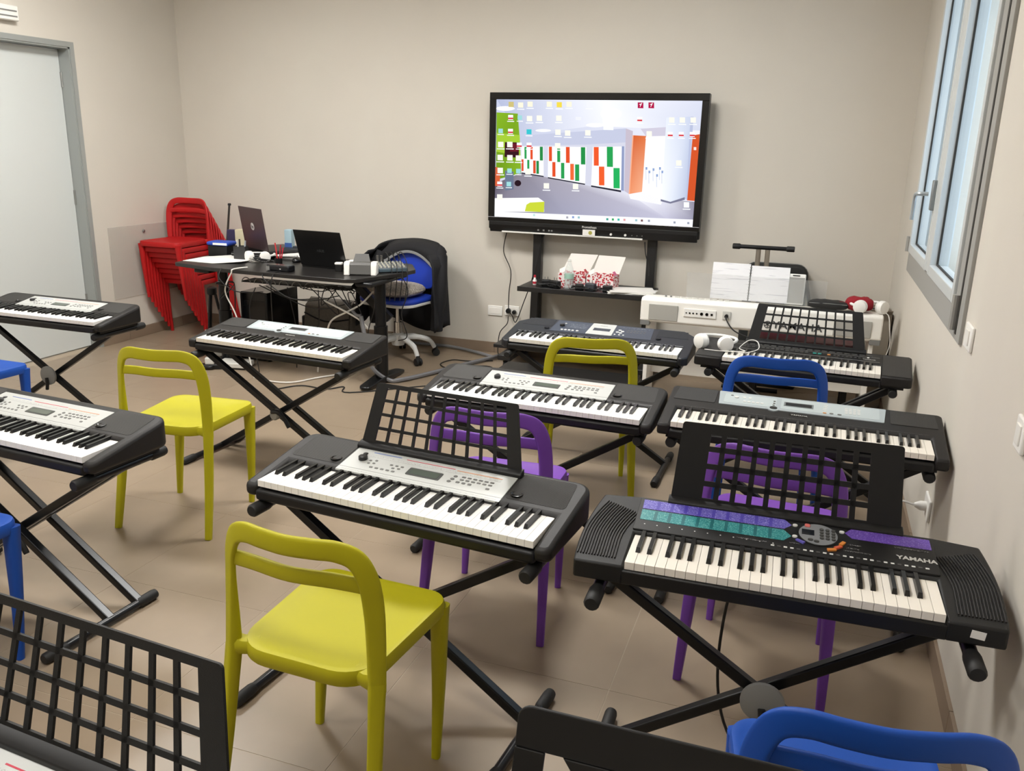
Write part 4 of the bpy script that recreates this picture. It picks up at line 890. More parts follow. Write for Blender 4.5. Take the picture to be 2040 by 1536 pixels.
cable('power_cable', [(-0.42, 4.935, 0.622), (-0.41, 4.92, 0.60), (-0.36, 4.90, 0.55), (-0.25, 4.90, 0.515), (-0.05, 4.92, 0.49), (0.10, 4.95, 0.48)], 0.004, CABLE, 'black power lead plugged into the back of the white piano')
# open music pages leaning on the acrylic rest
t = thing('music_pages', 'open white sheet music leaning on the white piano rest', 'sheet music', (-0.32, 5.115, PZ1+0.004), 0, None, (math.radians(-12), 0, 0))
PGP = printed('faint_staves', 'E9E8EA', 'C4C3CA', 6, 130, 0.7, 0.60)
obj('page', MB().box(-0.218, -0.003, -0.003, 0.0, 0, 0.212), PGP, t, smooth=0); obj('page', MB().box(0.003, 0.218, -0.004, -0.001, 0, 0.205), PGP, t, smooth=0)
rg = MB()
for i in range(12): rg.cyl((-0.006, -0.005, 0.012+i*0.0165), (0.006, -0.005, 0.012+i*0.0165), 0.0028, 6)
obj('ring_binding', rg, GREYP, t)
t = thing('tablet_speaker', 'small grey speaker panel with white rim beside the sheet music', 'speaker', (-0.065, 5.12, PZ1+0.002), 0, None, (math.radians(-10), 0, 0))
obj('case', MB().box(-0.053, 0.053, 0.0, 0.02, 0, 0.175), WHT, t, bevel=0.006); obj('front', MB().box(-0.047, 0.047, -0.002, 0.002, 0.008, 0.155), mat('warm_grey_mesh', '9B9994', 0.6), t, smooth=0); obj('lens', MB().box(-0.02, 0.02, -0.002, 0.002, 0.162, 0.168), BLK, t, smooth=0)
# things lying on the right end of the piano
def pouch(name, label, cat, x, y, z, sx, sy, sz, mt, rz=0):
    n, k = 16, 7; mb = MB(); rr = random.Random(len(label)); vs = []
    mb.ball((0, 0, sz/2), sx/2, sy/2, sz/2, 18, 9)
    mb.v = [(math.copysign(abs(a/(sx/2))**0.6, a)*sx/2*(1+rr.uniform(-0.04, 0.04)), math.copysign(abs(b/(sy/2))**0.6, b)*sy/2*(1+rr.uniform(-0.04, 0.04)), sz/2+math.copysign(abs((c-sz/2)/(sz/2))**0.7, c-sz/2)*sz/2*(1+(rr.uniform(-0.12, 0.12) if c > sz*0.6 else 0))) for a, b, c in mb.v]
    t = thing(name, label, cat, (x, y, z), rz)
    obj('cover', mb, mt, t, 60); return t
t = pouch('headphone_case', 'soft black pouch lying on the right half of the white piano', 'pouch', 0.12, 5.07, PZ1+0.001, 0.22, 0.11, 0.05, mat('black_cloth', '1D1C1B', 0.8, bump=0.3, bscale=80))
obj('zip', MB().tube([(-0.10, -0.045, 0.035), (0, -0.052, 0.038), (0.10, -0.045, 0.035)], 0.002, 6), GREYP, t)
t = pouch('felt_pouch', 'red felt pouch on the right end of the white piano', 'pouch', 0.285, 5.10, PZ1+0.001, 0.15, 0.12, 0.075, mat('red_felt', '8E1220', 0.9, bump=0.3, bscale=120), 0.1)
obj('fold', MB().tube(spline([(-0.075, -0.02, 0.03), (-0.105, -0.03, 0.035), (-0.13, -0.02, 0.028)], 4), 0.014, 8), mat('red_felt', '8E1220', 0.9), t)
def headphones(label, x, y, z, rz, lay_flat=True, lead=None):
    t = thing('headphones', label, 'headphones', (x, y, z), rz)
    # cups standing on the surface, band bowed behind them
    for sx in (-1, 1):
        c = obj('ear_cup', MB().lathe([(0.022, -0.016), (0.034, -0.012), (0.037, 0.0), (0.037, 0.012), (0.028, 0.016)], (0, 0, 0), 'y', 24), WHT, t, loc=(sx*0.062, 0.0, 0.036), rot=(0, 0, sx*0.55))
        obj('ear_pad', MB().lathe([(0.020, 0.014), (0.033, 0.014), (0.036, 0.020), (0.033, 0.027), (0.020, 0.024)], (0, 0, 0), 'y', 24), mat('white_pad', 'E4E2DD', 0.6), c)
    pts = spline([(-0.078, 0.012, 0.040), (-0.096, 0.055, 0.044), (-0.075, 0.12, 0.044), (0.0, 0.155, 0.042), (0.075, 0.12, 0.044), (0.096, 0.055, 0.044), (0.078, 0.012, 0.040)], 6)
    obj('headband', MB().sweep(pts, [(0.020, 0.007)]*len(pts), (0, 0.01, 0), 8) if False else MB().tube(pts, 0.0075, 8), WHT, t)
    if lead: obj('lead', MB().tube(spline(lead, 6), 0.0022, 6), CABW, t)
    return t
headphones('white headphones lying on the left end of the older keyboard', -0.395, 4.075, 0.618, -0.15, True,
    [(0.075, 0.02, 0.004), (0.10, -0.02, 0.012), (0.16, -0.03, 0.014), (0.21, 0.02, 0.028), (0.19, 0.08, 0.05), (0.15, 0.085, 0.05), (0.12, 0.03, 0.02), (0.16, -0.035, 0.022), (0.06, -0.045, 0.012), (-0.03, -0.03, 0.006)])
headphones('white headphones on the right end of the white piano by the red pouch', 0.345, 5.02, PZ1+0.001, 0.25, True, [(0.06, 0.0, 0.01), (0.085, -0.03, 0.0), (0.09, -0.06, -0.06), (0.10, -0.07, -0.16), (0.085, -0.05, -0.25)])
# cardboard box in the corner behind the piano
t = thing('cardboard_box', 'grey-brown open cardboard box in the right corner behind the piano', 'box', (0.435, 5.62, 0))
CB = mat('grey_cardboard', '8F8678', 0.8)
obj('box_body', MB().box(-0.06, 0.06, -0.16, 0.16, 0, 0.003).box(-0.06, 0.06, -0.16, -0.157, 0.003, 0.62).box(-0.06, 0.06, 0.157, 0.16, 0.003, 0.62).box(-0.06, -0.057, -0.157, 0.157, 0.003, 0.62).box(0.057, 0.06, -0.157, 0.157, 0.003, 0.62), CB, t, smooth=0)
obj('flap', MB().obox((0.0, -0.185, 0.635), 0.118, 0.06, 0.003, 0, -0.5), CB, t, smooth=0); obj('filling', MB().box(-0.055, 0.055, -0.155, 0.155, 0.5, 0.60), BLK, t, smooth=0)
# piano bench seat on the far side, black bag and folded bench against the wall
t = thing('piano_bench', 'dark red padded piano bench behind the white piano', 'bench', (0.01, 5.50, 0))
obj('seat', MB().box(-0.31, 0.31, -0.14, 0.14, 0.375, 0.43), mat('maroon_vinyl', '4A1420', 0.5), t, bevel=0.015, seg=3)
for sx in (-1, 1):
    for sy in (-1, 1): obj('leg', MB().box(sx*0.27-0.018, sx*0.27+0.018, sy*0.11-0.018, sy*0.11+0.018, 0, 0.376), BLK, t, bevel=0.003)
t = thing('keyboard_bag', 'black padded carry bag leaning on the back wall behind the piano', 'bag', (-0.205, 5.80, 0.0), 0, None, (math.radians(-3), 0, 0))
bo = rpoly([(-0.20, 0), (0.20, 0), (0.20, 0.83), (-0.20, 0.83)], [0.02, 0.02, 0.07, 0.07], 5); b_ = MB().prism(bo, -0.05, 0.05); b_.v = [(x, z+0.06, y) for x, y, z in b_.v]
obj('shell', b_, mat('black_nylon', '222322', 0.8, bump=0.2, bscale=60), t, bevel=0.02, seg=3)
obj('zip', MB().tube([(x*1.004, 0.06, y*1.0) for x, y in bo[10:]], 0.004, 6), GREYP, t); obj('strap', MB().tube(spline([(0.19, 0.0, 0.75), (0.24, -0.02, 0.5), (0.20, -0.02, 0.25)], 6), 0.012, 8), BLK, t)
t = thing('folded_stand', 'folded keyboard stand with silver posts and black top bar against the wall', 'stand', (-0.29, 5.66, 0.0))
br_ = obj('top_bar', MB().cyl((-0.15, 0, 0.948), (0.15, 0, 0.948), 0.013, 14), STEEL, t)
for sx in (-1, 1): obj('end_cap', MB().lathe([(0.014, sx*0.14), (0.018, sx*0.146), (0.018, sx*0.186), (0.015, sx*0.19)], (0, 0, 0.948), 'x', 14), RUB, br_)
for dx, zt in ((-0.028, 0.935), (0.028, 0.948)):
    obj('post', MB().cyl((dx, 0.012, 0.02), (dx, 0.012, zt), 0.0155, 14), mat('brushed_steel', 'A9A196', 0.35, metal=0.9), t)
obj('base_bar', MB().cyl((-0.18, 0.012, 0.016), (0.18, 0.012, 0.016), 0.014, 14), STEEL, t)
tag(obj('power_brick', MB().box(-0.055, 0.055, -0.025, 0.025, 0, 0.035), BLK, bevel=0.004, loc=(-0.39, 4.62, 0), rot=(0, 0, -0.1)), 'black power brick on the floor below the white piano', 'adapter')
cable('power_cable', [(-0.45, 4.63, 0.012), (-0.56, 4.60, 0.006), (-0.66, 4.68, 0.006), (-0.74, 4.80, 0.006), (-0.86, 4.92, 0.006), (-0.84, 5.02, 0.006)], 0.004, CABLE, 'black lead on the floor below the white piano')

# ---------------------------------------------------------------- teacher's desk and what stands on and under it
DZ = 0.72
DESK = mat('dark_desk_laminate', '211F1E', 0.35, noise=0.08, nscale=30)
t = thing('standing_desk', 'black height adjustable desk with T-shaped feet by the back wall', 'desk', (-3.28, 4.95, 0))
do = rpoly([(-4.06, 4.70), (-3.70, 4.615), (-3.10, 4.585), (-2.63, 4.585), (-2.50, 4.98), (-2.48, 5.16), (-2.62, 5.40), (-4.15, 5.42)], [0.02, 0.05, 0.05, 0.10, 0.05, 0.03, 0.06, 0.04], 5)
do = [(x+3.28, y-4.95) for x, y in do]
obj('desk_top', MB().prism(do, DZ-0.025, DZ), DESK, t, bevel=0.003)
for lx, ly in ((-0.55, -0.05), (0.68, -0.07)):
    c_ = obj('column', MB().lathe([(0.045, 0.03), (0.045, 0.38), (0.036, 0.382), (0.036, DZ-0.05)], (lx, ly, 0), 'z', 24), STEEL, t)
    obj('base_foot', MB().prism(rpoly([(lx-0.04, ly-0.25), (lx+0.04, ly-0.25), (lx+0.05, ly), (lx+0.04, ly+0.28), (lx-0.04, ly+0.28), (lx-0.05, ly)], [0.035, 0.035, 0.2, 0.035, 0.035, 0.2], 5), 0.008, lambda x, y, ly=ly: 0.05-0.09*abs(y-ly)), STEEL, t, bevel=0.006)
    obj('top_bracket', MB().box(lx-0.06, lx+0.06, ly-0.22, ly+0.28, DZ-0.055, DZ-0.025), STEEL, t, bevel=0.01)
obj('frame_beam', MB().box(-0.52, 0.65, -0.08, -0.02, DZ-0.065, DZ-0.03), STEEL, t, smooth=0, bevel=0.003)
tr = obj('cable_tray', MB().box(-0.40, 0.42, -0.04, 0.10, DZ-0.135, DZ-0.125), BLK, t, smooth=0)
for i in range(8):
    q = MB().tube([(-0.36+i*0.1+0.035*cos(a), -0.05, DZ-0.135+0.035*sin(a)) for a in [PI*k/10 for k in range(11)]], 0.0035, 6)
    obj('hook', q, GREYM, tr)
# slanted brace under the right half
obj('brace', MB().obox((0.52, 0.12, 0.50), 0.34, 0.05, 0.055, 0.1, 0, 0.75), STEEL, t, smooth=0, bevel=0.004)

def laptop(label, x, y, z, rz, w_, d_, open_deg, lidmat, logo):
    """rz turns the laptop so that its keyboard faces local -y"""
    t = thing('laptop', label, 'laptop', (x, y, z), rz, 'laptops on the desk')
    obj('base', MB().box(-w_/2, w_/2, -d_, 0, 0, 0.016), mat('laptop_dark', '1B1B1D', 0.4), t, bevel=0.003)
    obj('keypad', MB().box(-w_/2+0.02, w_/2-0.02, -d_*0.62, -0.02, 0.0155, 0.017), BLK, t, smooth=0)
    obj('hinge', MB().cyl((-w_*0.4, 0.0, 0.014), (w_*0.4, 0.0, 0.014), 0.006, 8), BLK, t)
    l = obj('lid', MB().box(-w_/2, w_/2, -0.003, 0.003, 0.0, d_*1.02), lidmat, t, loc=(0, 0.004, 0.014), rot=(-math.radians(open_deg-90), 0, 0), bevel=0.002)
    obj('screen', MB().box(-w_/2+0.01, w_/2-0.01, -0.0036, -0.003, 0.012, d_-0.005), GLOSS, l, smooth=0)
    logo(l, d_)
    return t
def logo_disc(l, d_):
    o = obj('emblem', MB().lathe([(0.026, 0.0031), (0.026, 0.0036)], (0, 0, d_*0.56), 'y', 28), mat('silver_emblem', 'C4C2C0', 0.5), l)
    inst('letters', text_mesh('hp', 0.036, mat('laptop_mauve', '4B3C3E', 0.35, metal=0.3), 0.0004), l, (0, 0.0042, d_*0.56), (PI/2, 0, PI))
def logo_text(l, d_): inst('letters', text_mesh('ASUS', 0.026, mat('dim_letters', '3A3B3C', 0.4), 0.0002), l, (0, 0.0034, d_*0.45), (PI/2, 0, PI))
# keyboards of both laptops face away from the camera
laptop('black laptop open near the desk front, its back to the room', -3.035, 4.93, DZ, math.radians(176), 0.365, 0.245, 108, mat('laptop_black', '0F0F10', 0.3), logo_text)
t = thing('document_box', 'flat black box raising the tall laptop at the desk left', 'box', (-3.73, 5.22, DZ)); obj('case', MB().box(-0.14, 0.14, -0.16, 0.16, 0, 0.045), BLK, t, bevel=0.004); obj('lid_line', MB().box(-0.141, 0.141, -0.161, 0.161, 0.03, 0.033), GREYP, t, smooth=0)
laptop('dark mauve laptop with a round silver emblem standing on the left of the desk', -3.725, 5.17, DZ+0.046, math.radians(151), 0.36, 0.29, 98, mat('laptop_mauve', '4B3C3E', 0.35, metal=0.3), logo_disc)
# label printer: pale sides, grey front and paper slot
t = thing('label_printer', 'white and grey desktop label printer at the front right of the desk', 'printer', (-2.69, 4.80, DZ), math.radians(20))
for sx in (-1, 1): obj('side', MB().xprism([(-0.05, 0), (0.055, 0), (0.06, 0.06), (0.045, 0.082), (-0.02, 0.085), (-0.04, 0.07)], sx*0.085-0.018, sx*0.085+0.018), WHT, t, bevel=0.006)
obj('front_cover', MB().xprism([(-0.042, 0.006), (0.05, 0.006), (0.052, 0.075), (-0.02, 0.080), (-0.035, 0.065)], -0.067, 0.067), mat('printer_grey', '5B5A58', 0.4), t, bevel=0.003)
obj('paper_tray', MB().add([(-0.055, 0.03, 0.078), (0.055, 0.03, 0.078), (0.042, 0.055, 0.125), (-0.042, 0.055, 0.125), (-0.055, 0.034, 0.078), (0.055, 0.034, 0.078), (0.042, 0.059, 0.125), (-0.042, 0.059, 0.125)],
    [(0,1,2,3),(7,6,5,4),(0,4,5,1),(1,5,6,2),(2,6,7,3),(3,7,4,0)]), mat('printer_grey', '5B5A58', 0.4), t, smooth=0)
t = thing('phone_charger', 'black and white charger cube on the desk left of the printer', 'charger', (-2.885, 4.86, DZ), 0.3)
obj('case', MB().box(-0.022, 0.022, -0.02, 0.02, 0, 0.045), BLK, t, bevel=0.004); obj('cap', MB().box(-0.024, 0.024, -0.022, 0.022, 0.045, 0.058), WHT, t, bevel=0.003)
t = thing('webcam', 'small white camera on a stalk beside the printer', 'camera', (-2.82, 4.92, DZ), 0.2)
obj('stalk', MB().cyl((0, 0, 0), (0, 0, 0.045), 0.008, 10).lathe([(0.022, 0), (0.022, 0.004)], n=16), GREYP, t); obj('head', MB().box(-0.024, 0.024, -0.018, 0.018, 0.043, 0.072), WHT, t, bevel=0.008)
# mixer
t = thing('audio_mixer', 'small grey audio mixer with patch leads on the desk right end', 'mixer', (-2.60, 5.03, DZ), math.radians(42))
obj('case', MB().xprism([(-0.075, 0.004), (0.085, 0.004), (0.085, 0.052), (0.05, 0.05), (-0.075, 0.026)], -0.095, 0.095), mat('mixer_blue_grey', '4A5A63', 0.45), t, bevel=0.003)
obj('face', MB().xprism([(-0.07, 0.026), (0.05, 0.0495), (0.05, 0.052), (-0.07, 0.0285)], -0.09, 0.09), mat('mixer_face', '5C6064', 0.45), t, smooth=0)
mk = MB().lathe([(0.005, 0), (0.0045, 0.012), (0.003, 0.013)], n=10).mesh('knob', mat('pale_knob', 'C9C6B6', 0.45))
for i in range(7):
    for j in range(4): inst('knob', mk, t, (-0.076+i*0.0255, -0.055+j*0.03, 0.030+j*0.0058))
for i in range(2): obj('plug', MB().cyl((-0.07+i*0.025, 0.065, 0.05), (-0.07+i*0.025, 0.065, 0.095), 0.008, 12), CHROME, t)
for i in range(4):
    a = (-0.03+i*0.035, 0.068, 0.05)
    obj('patch_lead', MB().tube(spline([a, (a[0], a[1], a[2]+0.05), (a[0]+0.01, a[1]-0.04, a[2]+0.065), (a[0]+0.015, -0.07, 0.06), (a[0]+0.01, -0.105, -0.02), (a[0]-0.01, -0.11, -0.18)], 6), 0.003, 6), CABLE, t)
# small things
t = thing('computer_mouse', 'glossy black computer mouse on the desk left of the black laptop', 'mouse', (-3.36, 5.10, DZ), 0.4); obj('shell', MB().ball((0, 0, 0.012), 0.033, 0.052, 0.026), GLOSS, t); obj('wheel', MB().cyl((-0.004, 0.03, 0.034), (0.004, 0.03, 0.034), 0.007, 10), GREYP, t)
for i, (x, y, rz, wd) in enumerate(((-3.45, 5.30, 0.1, 'bottom'), (-3.42, 5.29, -0.25, 'middle'), (-3.47, 5.27, 0.35, 'top'))):
    tag(obj('paper_sheets', MB().box(-0.15, 0.15, -0.105, 0.105, 0, 0.012), PAPER, smooth=0, loc=(x, y, DZ+0.0005+i*0.0125), rot=(0, 0, rz)), 'white papers stacked at the desk back, %s sheaf' % wd, 'papers', 'papers at the desk back')
tag(obj('paper_sheets', MB().add([(-0.20, -0.12, 0), (0.06, -0.14, 0.001), (0.22, -0.05, 0.012), (0.20, 0.17, 0.002), (-0.03, 0.18, 0.014), (-0.20, 0.10, 0.001), (0.02, 0.02, 0.016), (-0.20, -0.12, 0.003), (0.06, -0.14, 0.004), (0.22, -0.05, 0.015), (0.20, 0.17, 0.005), (-0.03, 0.18, 0.017), (-0.20, 0.10, 0.004), (0.02, 0.02, 0.019)],
    [(6,1,0),(6,2,1),(6,3,2),(6,4,3),(6,5,4),(6,0,5),(13,7,8),(13,8,9),(13,9,10),(13,10,11),(13,11,12),(13,12,7),(0,1,8,7),(1,2,9,8),(2,3,10,9),(3,4,11,10),(4,5,12,11),(5,0,7,12)]), PAPER, smooth=0, loc=(-3.855, 4.90, DZ+0.0005)), 'open sheet of white paper on the left front corner of the desk', 'papers')
t = thing('pen_holder', 'dark mesh pen holder on the desk left', 'pen holder', (-3.73, 4.985, DZ), 0.35)
obj('cup', MB().box(-0.04, 0.04, -0.04, 0.04, 0, 0.003).box(-0.04, 0.04, -0.04, -0.038, 0.003, 0.10).box(-0.04, 0.04, 0.038, 0.04, 0.003, 0.10).box(-0.04, -0.038, -0.038, 0.038, 0.003, 0.10).box(0.038, 0.04, -0.038, 0.038, 0.003, 0.10), dotted('dark_mesh', '3A3A3B', 300), t, smooth=0)
for i, (dx, dy, hx, h_) in enumerate(((-0.02, 0.01, 'C9C9C6', 0.14), (0.0, -0.015, '2B2B2B', 0.15), (0.02, 0.015, '9DA3A8', 0.135))): obj('pen', MB().cyl((dx*0.6, dy, 0.004), (dx*1.4, dy*1.3, h_), 0.006, 8), mat('pen_'+hx, hx, 0.4), t)
headphones('white headphones with a coiled lead lying on the desk', -3.60, 4.98, DZ, 0.2, True, [(-0.05, -0.02, 0.004), (0.0, -0.05, 0.006), (0.05, -0.04, 0.02), (0.03, 0.02, 0.03), (-0.03, 0.02, 0.025), (-0.05, -0.03, 0.02), (0.02, -0.06, 0.012), (0.06, -0.02, 0.01), (0.0, 0.03, 0.012), (-0.04, 0.0, 0.02), (0.01, -0.04, 0.03)])
t = thing('pencil_stand', 'small holder with red pencils on the desk', 'pen holder', (-3.37, 4.90, DZ))
obj('cup', MB().lathe([(0.022, 0), (0.024, 0.003), (0.026, 0.05), (0.023, 0.05), (0.021, 0.006)], n=16), BLK, t)
for i, (dx, dy, hx, h_) in enumerate(((-0.012, 0.0, 'C22A2E', 0.15), (0.012, 0.0, 'A81E2C', 0.14), (0.018, 0.008, 'B82034', 0.12))): obj('pencil', MB().cyl((dx*0.4, dy, 0.006), (dx*1.8, dy*1.5, h_), 0.0045, 6), mat('pencil_'+hx, hx, 0.5), t)
t = thing('cable_hub', 'black box with leads on the front edge of the desk', 'adapter', (-3.22, 4.70, DZ), -0.1)
obj('case', MB().box(-0.09, 0.09, -0.035, 0.035, 0, 0.04), mat('black_satin', '17171A', 0.25), t, bevel=0.008); obj('foot', MB().box(-0.085, -0.06, -0.04, -0.03, 0.005, 0.03), GREYP, t, smooth=0); obj('led', MB().box(0.02, 0.03, -0.0365, -0.035, 0.015, 0.02), WHT, t, smooth=0)
t = thing('storage_box', 'black storage box with a bright blue cover on the desk left', 'box', (-4.0, 5.13, DZ), 0.1)
obj('case', MB().box(-0.075, 0.075, -0.06, 0.06, 0, 0.075), BLK, t, bevel=0.004); obj('cover', MB().box(-0.085, 0.085, -0.065, 0.065, 0.076, 0.105), mat('bright_blue_cloth', '2546A8', 0.6), t, bevel=0.012); obj('label_band', MB().box(-0.03, 0.08, -0.0665, -0.065, 0.083, 0.098), PAPER, t, smooth=0)
for (x, y, z_, sx, sy, sz, hx, lb_) in ((-4.05, 5.33, DZ, 0.07, 0.05, 0.165, '2C2448', 'dark violet carton behind the desk laptop'), (-3.965, 5.33, DZ, 0.09, 0.06, 0.17, 'C9BFA0', 'cream carton behind the desk laptop'),
                                    (-3.60, 5.385, DZ, 0.055, 0.05, 0.185, 'A9C2CC', 'pale blue carton right of the mauve laptop')):
    t = thing('carton', lb_, 'box', (x, y, z_), 0.1); obj('sides', MB().box(-sx/2, sx/2, -sy/2, sy/2, 0, sz), mat('carton_'+hx, hx, 0.6), t, bevel=0.002)
    obj('top_flap', MB().box(-sx/2+0.003, sx/2-0.003, -sy/2+0.003, sy/2-0.003, sz, sz+0.002), mat('carton_'+hx, hx, 0.6), t, smooth=0); obj('label_band', MB().box(-sx/2-0.0005, sx/2+0.0005, -sy/2-0.0006, -sy/2, sz*0.3, sz*0.5), mat('carton_band_'+hx, '3E5E9E' if hx[0] == 'A' else hx, 0.6), t, smooth=0)
t = thing('small_case', 'small dark upright case on the desk back behind the papers', 'case', (-3.52, 5.36, DZ), 0.1); obj('case', MB().box(-0.03, 0.03, -0.02, 0.02, 0, 0.075), mat('slate_plastic', '33383F', 0.5), t, bevel=0.006); obj('face', MB().box(-0.024, 0.024, -0.0215, -0.02, 0.012, 0.06), GREYP, t, smooth=0)
t = thing('thin_rod', 'thin dark rod standing up behind the desk left end', 'rod', (-4.27, 5.50, 0)); obj('shaft', MB().tube([(-0.03, 0, 0.0), (0.0, 0, 0.55), (0.075, 0, 1.045)], [0.012, 0.010, 0.008], 10), mat('dark_bronze', '2E2824', 0.5), t); obj('tip', MB().lathe([(0.007, 0), (0.013, 0.004), (0.011, 0.018)], (0.076, 0, 1.043), 'z', 10), BLK, t)
# tripod stand beside the red chairs
t = thing('folded_tripod', 'folded black tripod stand between the red chairs and the desk', 'tripod', (-4.22, 5.26, 0))
obj('hub', MB().lathe([(0.03, 0.40), (0.036, 0.41), (0.036, 0.45), (0.02, 0.46)], n=16), BLK, t)
for i in range(3):
    q = 2*PI*i/3+0.5; obj('leg', MB().cyl((0.02*cos(q), 0.02*sin(q), 0.42), (0.10*cos(q), 0.08*sin(q), 0.0), 0.011, 10), STEEL, t)
# computer case and box under the desk
t = thing('computer_case', 'black glossy computer case standing under the desk left', 'computer', (-3.66, 5.14, 0))
obj('case', MB().box(-0.11, 0.11, -0.14, 0.24, 0.012, 0.50), GLOSS, t, bevel=0.004); obj('front_grille', MB().box(-0.09, 0.09, -0.143, -0.14, 0.06, 0.44), mat('smoked_glass', '15181B', 0.1), t, smooth=0)
for sx in (-1, 1): obj('rail', MB().box(sx*0.10-0.008, sx*0.10+0.008, -0.145, -0.135, 0.02, 0.49), STEEL, t, smooth=0)
for sx in (-1, 1):
    for sy in (-0.1, 0.2): obj('foot', MB().cyl((sx*0.08, sy, 0), (sx*0.08, sy, 0.014), 0.015, 10), RUB, t)
t = thing('speckled_box', 'grey-white speckled box beside the computer case', 'box', (-4.03, 5.10, 0)); obj('sides', MB().box(-0.08, 0.08, -0.09, 0.09, 0, 0.19), spotted('speckled_box', 'B9B7B2', '4A4A4A', 24, 0.7, 0.3, 0.36), t, bevel=0.006); obj('strap', MB().box(-0.081, 0.081, -0.02, 0.02, 0.0, 0.192), BLK, t, smooth=0)
# grey bag on the floor by the wall
t = thing('messenger_bag', 'grey fabric messenger bag on the floor under the desk', 'bag', (-3.45, 5.70, 0), -0.05)
FEL = mat('grey_felt', '77726B', 0.9, noise=0.1, nscale=60, bump=0.3, bscale=200)
obj('shell', MB().xprism([(-0.10, 0), (0.10, 0), (0.09, 0.30), (0.03, 0.34), (-0.06, 0.30)], -0.21, 0.21), FEL, t, bevel=0.025, seg=3)
obj('flap', MB().xprism([(-0.112, 0.10), (-0.104, 0.10), (-0.07, 0.30), (0.0, 0.352), (0.06, 0.335), (0.06, 0.345), (0.0, 0.362), (-0.08, 0.308)], -0.20, 0.20), FEL, t, bevel=0.004)
obj('buckle', MB().box(0.06, 0.095, -0.120, -0.112, 0.08, 0.16), mat('dark_brown_leather', '241A18', 0.6), t, bevel=0.002); obj('trim', MB().tube(spline([(-0.2, -0.09, 0.25), (0, -0.105, 0.20), (0.2, -0.09, 0.23)], 5), 0.006, 6), BLK, t)
obj('side_pocket', MB().box(-0.24, -0.205, -0.08, 0.08, 0.02, 0.22), BLK, t, bevel=0.012)
# office chair with jacket and cushion
OX, OY = -2.80, 5.52
t = thing('office_chair', 'blue office swivel chair with a white star base behind the desk', 'office chair', (OX, OY, 0), math.radians(-8))
BLU = mat('office_blue', '1F3FB4', 0.45); OWH = mat('office_white', 'D9D9D6', 0.4)
so = rpoly([(-0.23, -0.22), (0.23, -0.22), (0.24, 0.16), (-0.24, 0.16)], [0.12, 0.12, 0.08, 0.08], 6)
obj('seat', MB().prism(so, 0.435, 0.47), BLU, t, bevel=0.014, seg=3); obj('seat_pan', MB().prism([(x*0.99, y*0.99) for x, y in so], 0.415, 0.437), OWH, t, bevel=0.006)
bp_ = rpoly([(-0.19, 0.50), (0.19, 0.50), (0.215, 0.80), (-0.215, 0.80)], [0.05, 0.05, 0.16, 0.16], 7)
bb = MB().prism(bp_, -0.016, 0.016); bb.v = [(x, 0.21+z+0.03*(y-0.5)-0.5*x*x, y) for x, y, z in bb.v]; bk_ = obj('backrest', bb, BLU, t, bevel=0.008)
hb_ = MB().prism(ell(0, 0.745, 0.065, 0.026, 20), -0.018, 0.018); hb_.v = [(x-0.02, 0.214+z, y) for x, y, z in hb_.v]; obj('grip_hole', hb_, BLK, bk_)
obj('back_bar', MB().tube(spline([(0, 0.1, 0.42), (0, 0.24, 0.42), (0, 0.255, 0.52), (0, 0.24, 0.65)], 5), 0.022, 10), BLK, t)
obj('gas_lift', MB().lathe([(0.03, 0.12), (0.03, 0.27), (0.018, 0.272), (0.018, 0.40), (0.05, 0.415)], n=18), CHROME, t)
for i in range(5):
    q = 2*PI*i/5-0.45; c_, s_ = cos(q), sin(q)
    a = obj('base_arm', MB().tube(spline([(0.03*c_, 0.03*s_, 0.155), (0.12*c_, 0.12*s_, 0.155), (0.23*c_, 0.23*s_, 0.125), (0.275*c_, 0.275*s_, 0.065)], 5), [0.024]*6+[0.020]*5+[0.016]*5, 10), OWH, t)
    w2 = MB()
    for k in (-1, 1): w2.lathe([(0.012, -0.011), (0.026, -0.009), (0.028, 0.0), (0.026, 0.009), (0.012, 0.011)], (k*0.014, 0, 0), 'x', 16)
    w2.lathe([(0.012, 0), (0.02, 0.008), (0.012, 0.045)], (0, 0, 0), 'z', 10)
    obj('caster', w2, RUB, a, loc=(0.285*c_, 0.285*s_, 0.028), rot=(0, 0, q+PI/2))
obj('base_hub', MB().lathe([(0.045, 0.10), (0.05, 0.12), (0.045, 0.18), (0.032, 0.19)], n=18), OWH, t)
t = thing('seat_cushion', 'grey speckled knitted cushion on the blue office chair', 'cushion', (OX-0.01, OY-0.02, 0.471), math.radians(-8))
cm = MB().ball((0, 0, 0.045), 0.21, 0.18, 0.05, 22, 9); cm.v = [(math.copysign(abs(x/0.21)**0.65, x)*0.21, math.copysign(abs(y/0.18)**0.65, y)*0.18, max(0.0, z)) for x, y, z in cm.v]
obj('cover', cm, mat('speckled_knit', 'A79E94', 0.95, noise=0.45, nscale=90, bump=0.6, bscale=120), t, 60); obj('piping', MB().tube([(0.212*cos(2*PI*i/24), 0.182*sin(2*PI*i/24), 0.045) for i in range(25)], 0.004, 6), mat('speckled_knit', 'A79E94', 0.95), t)
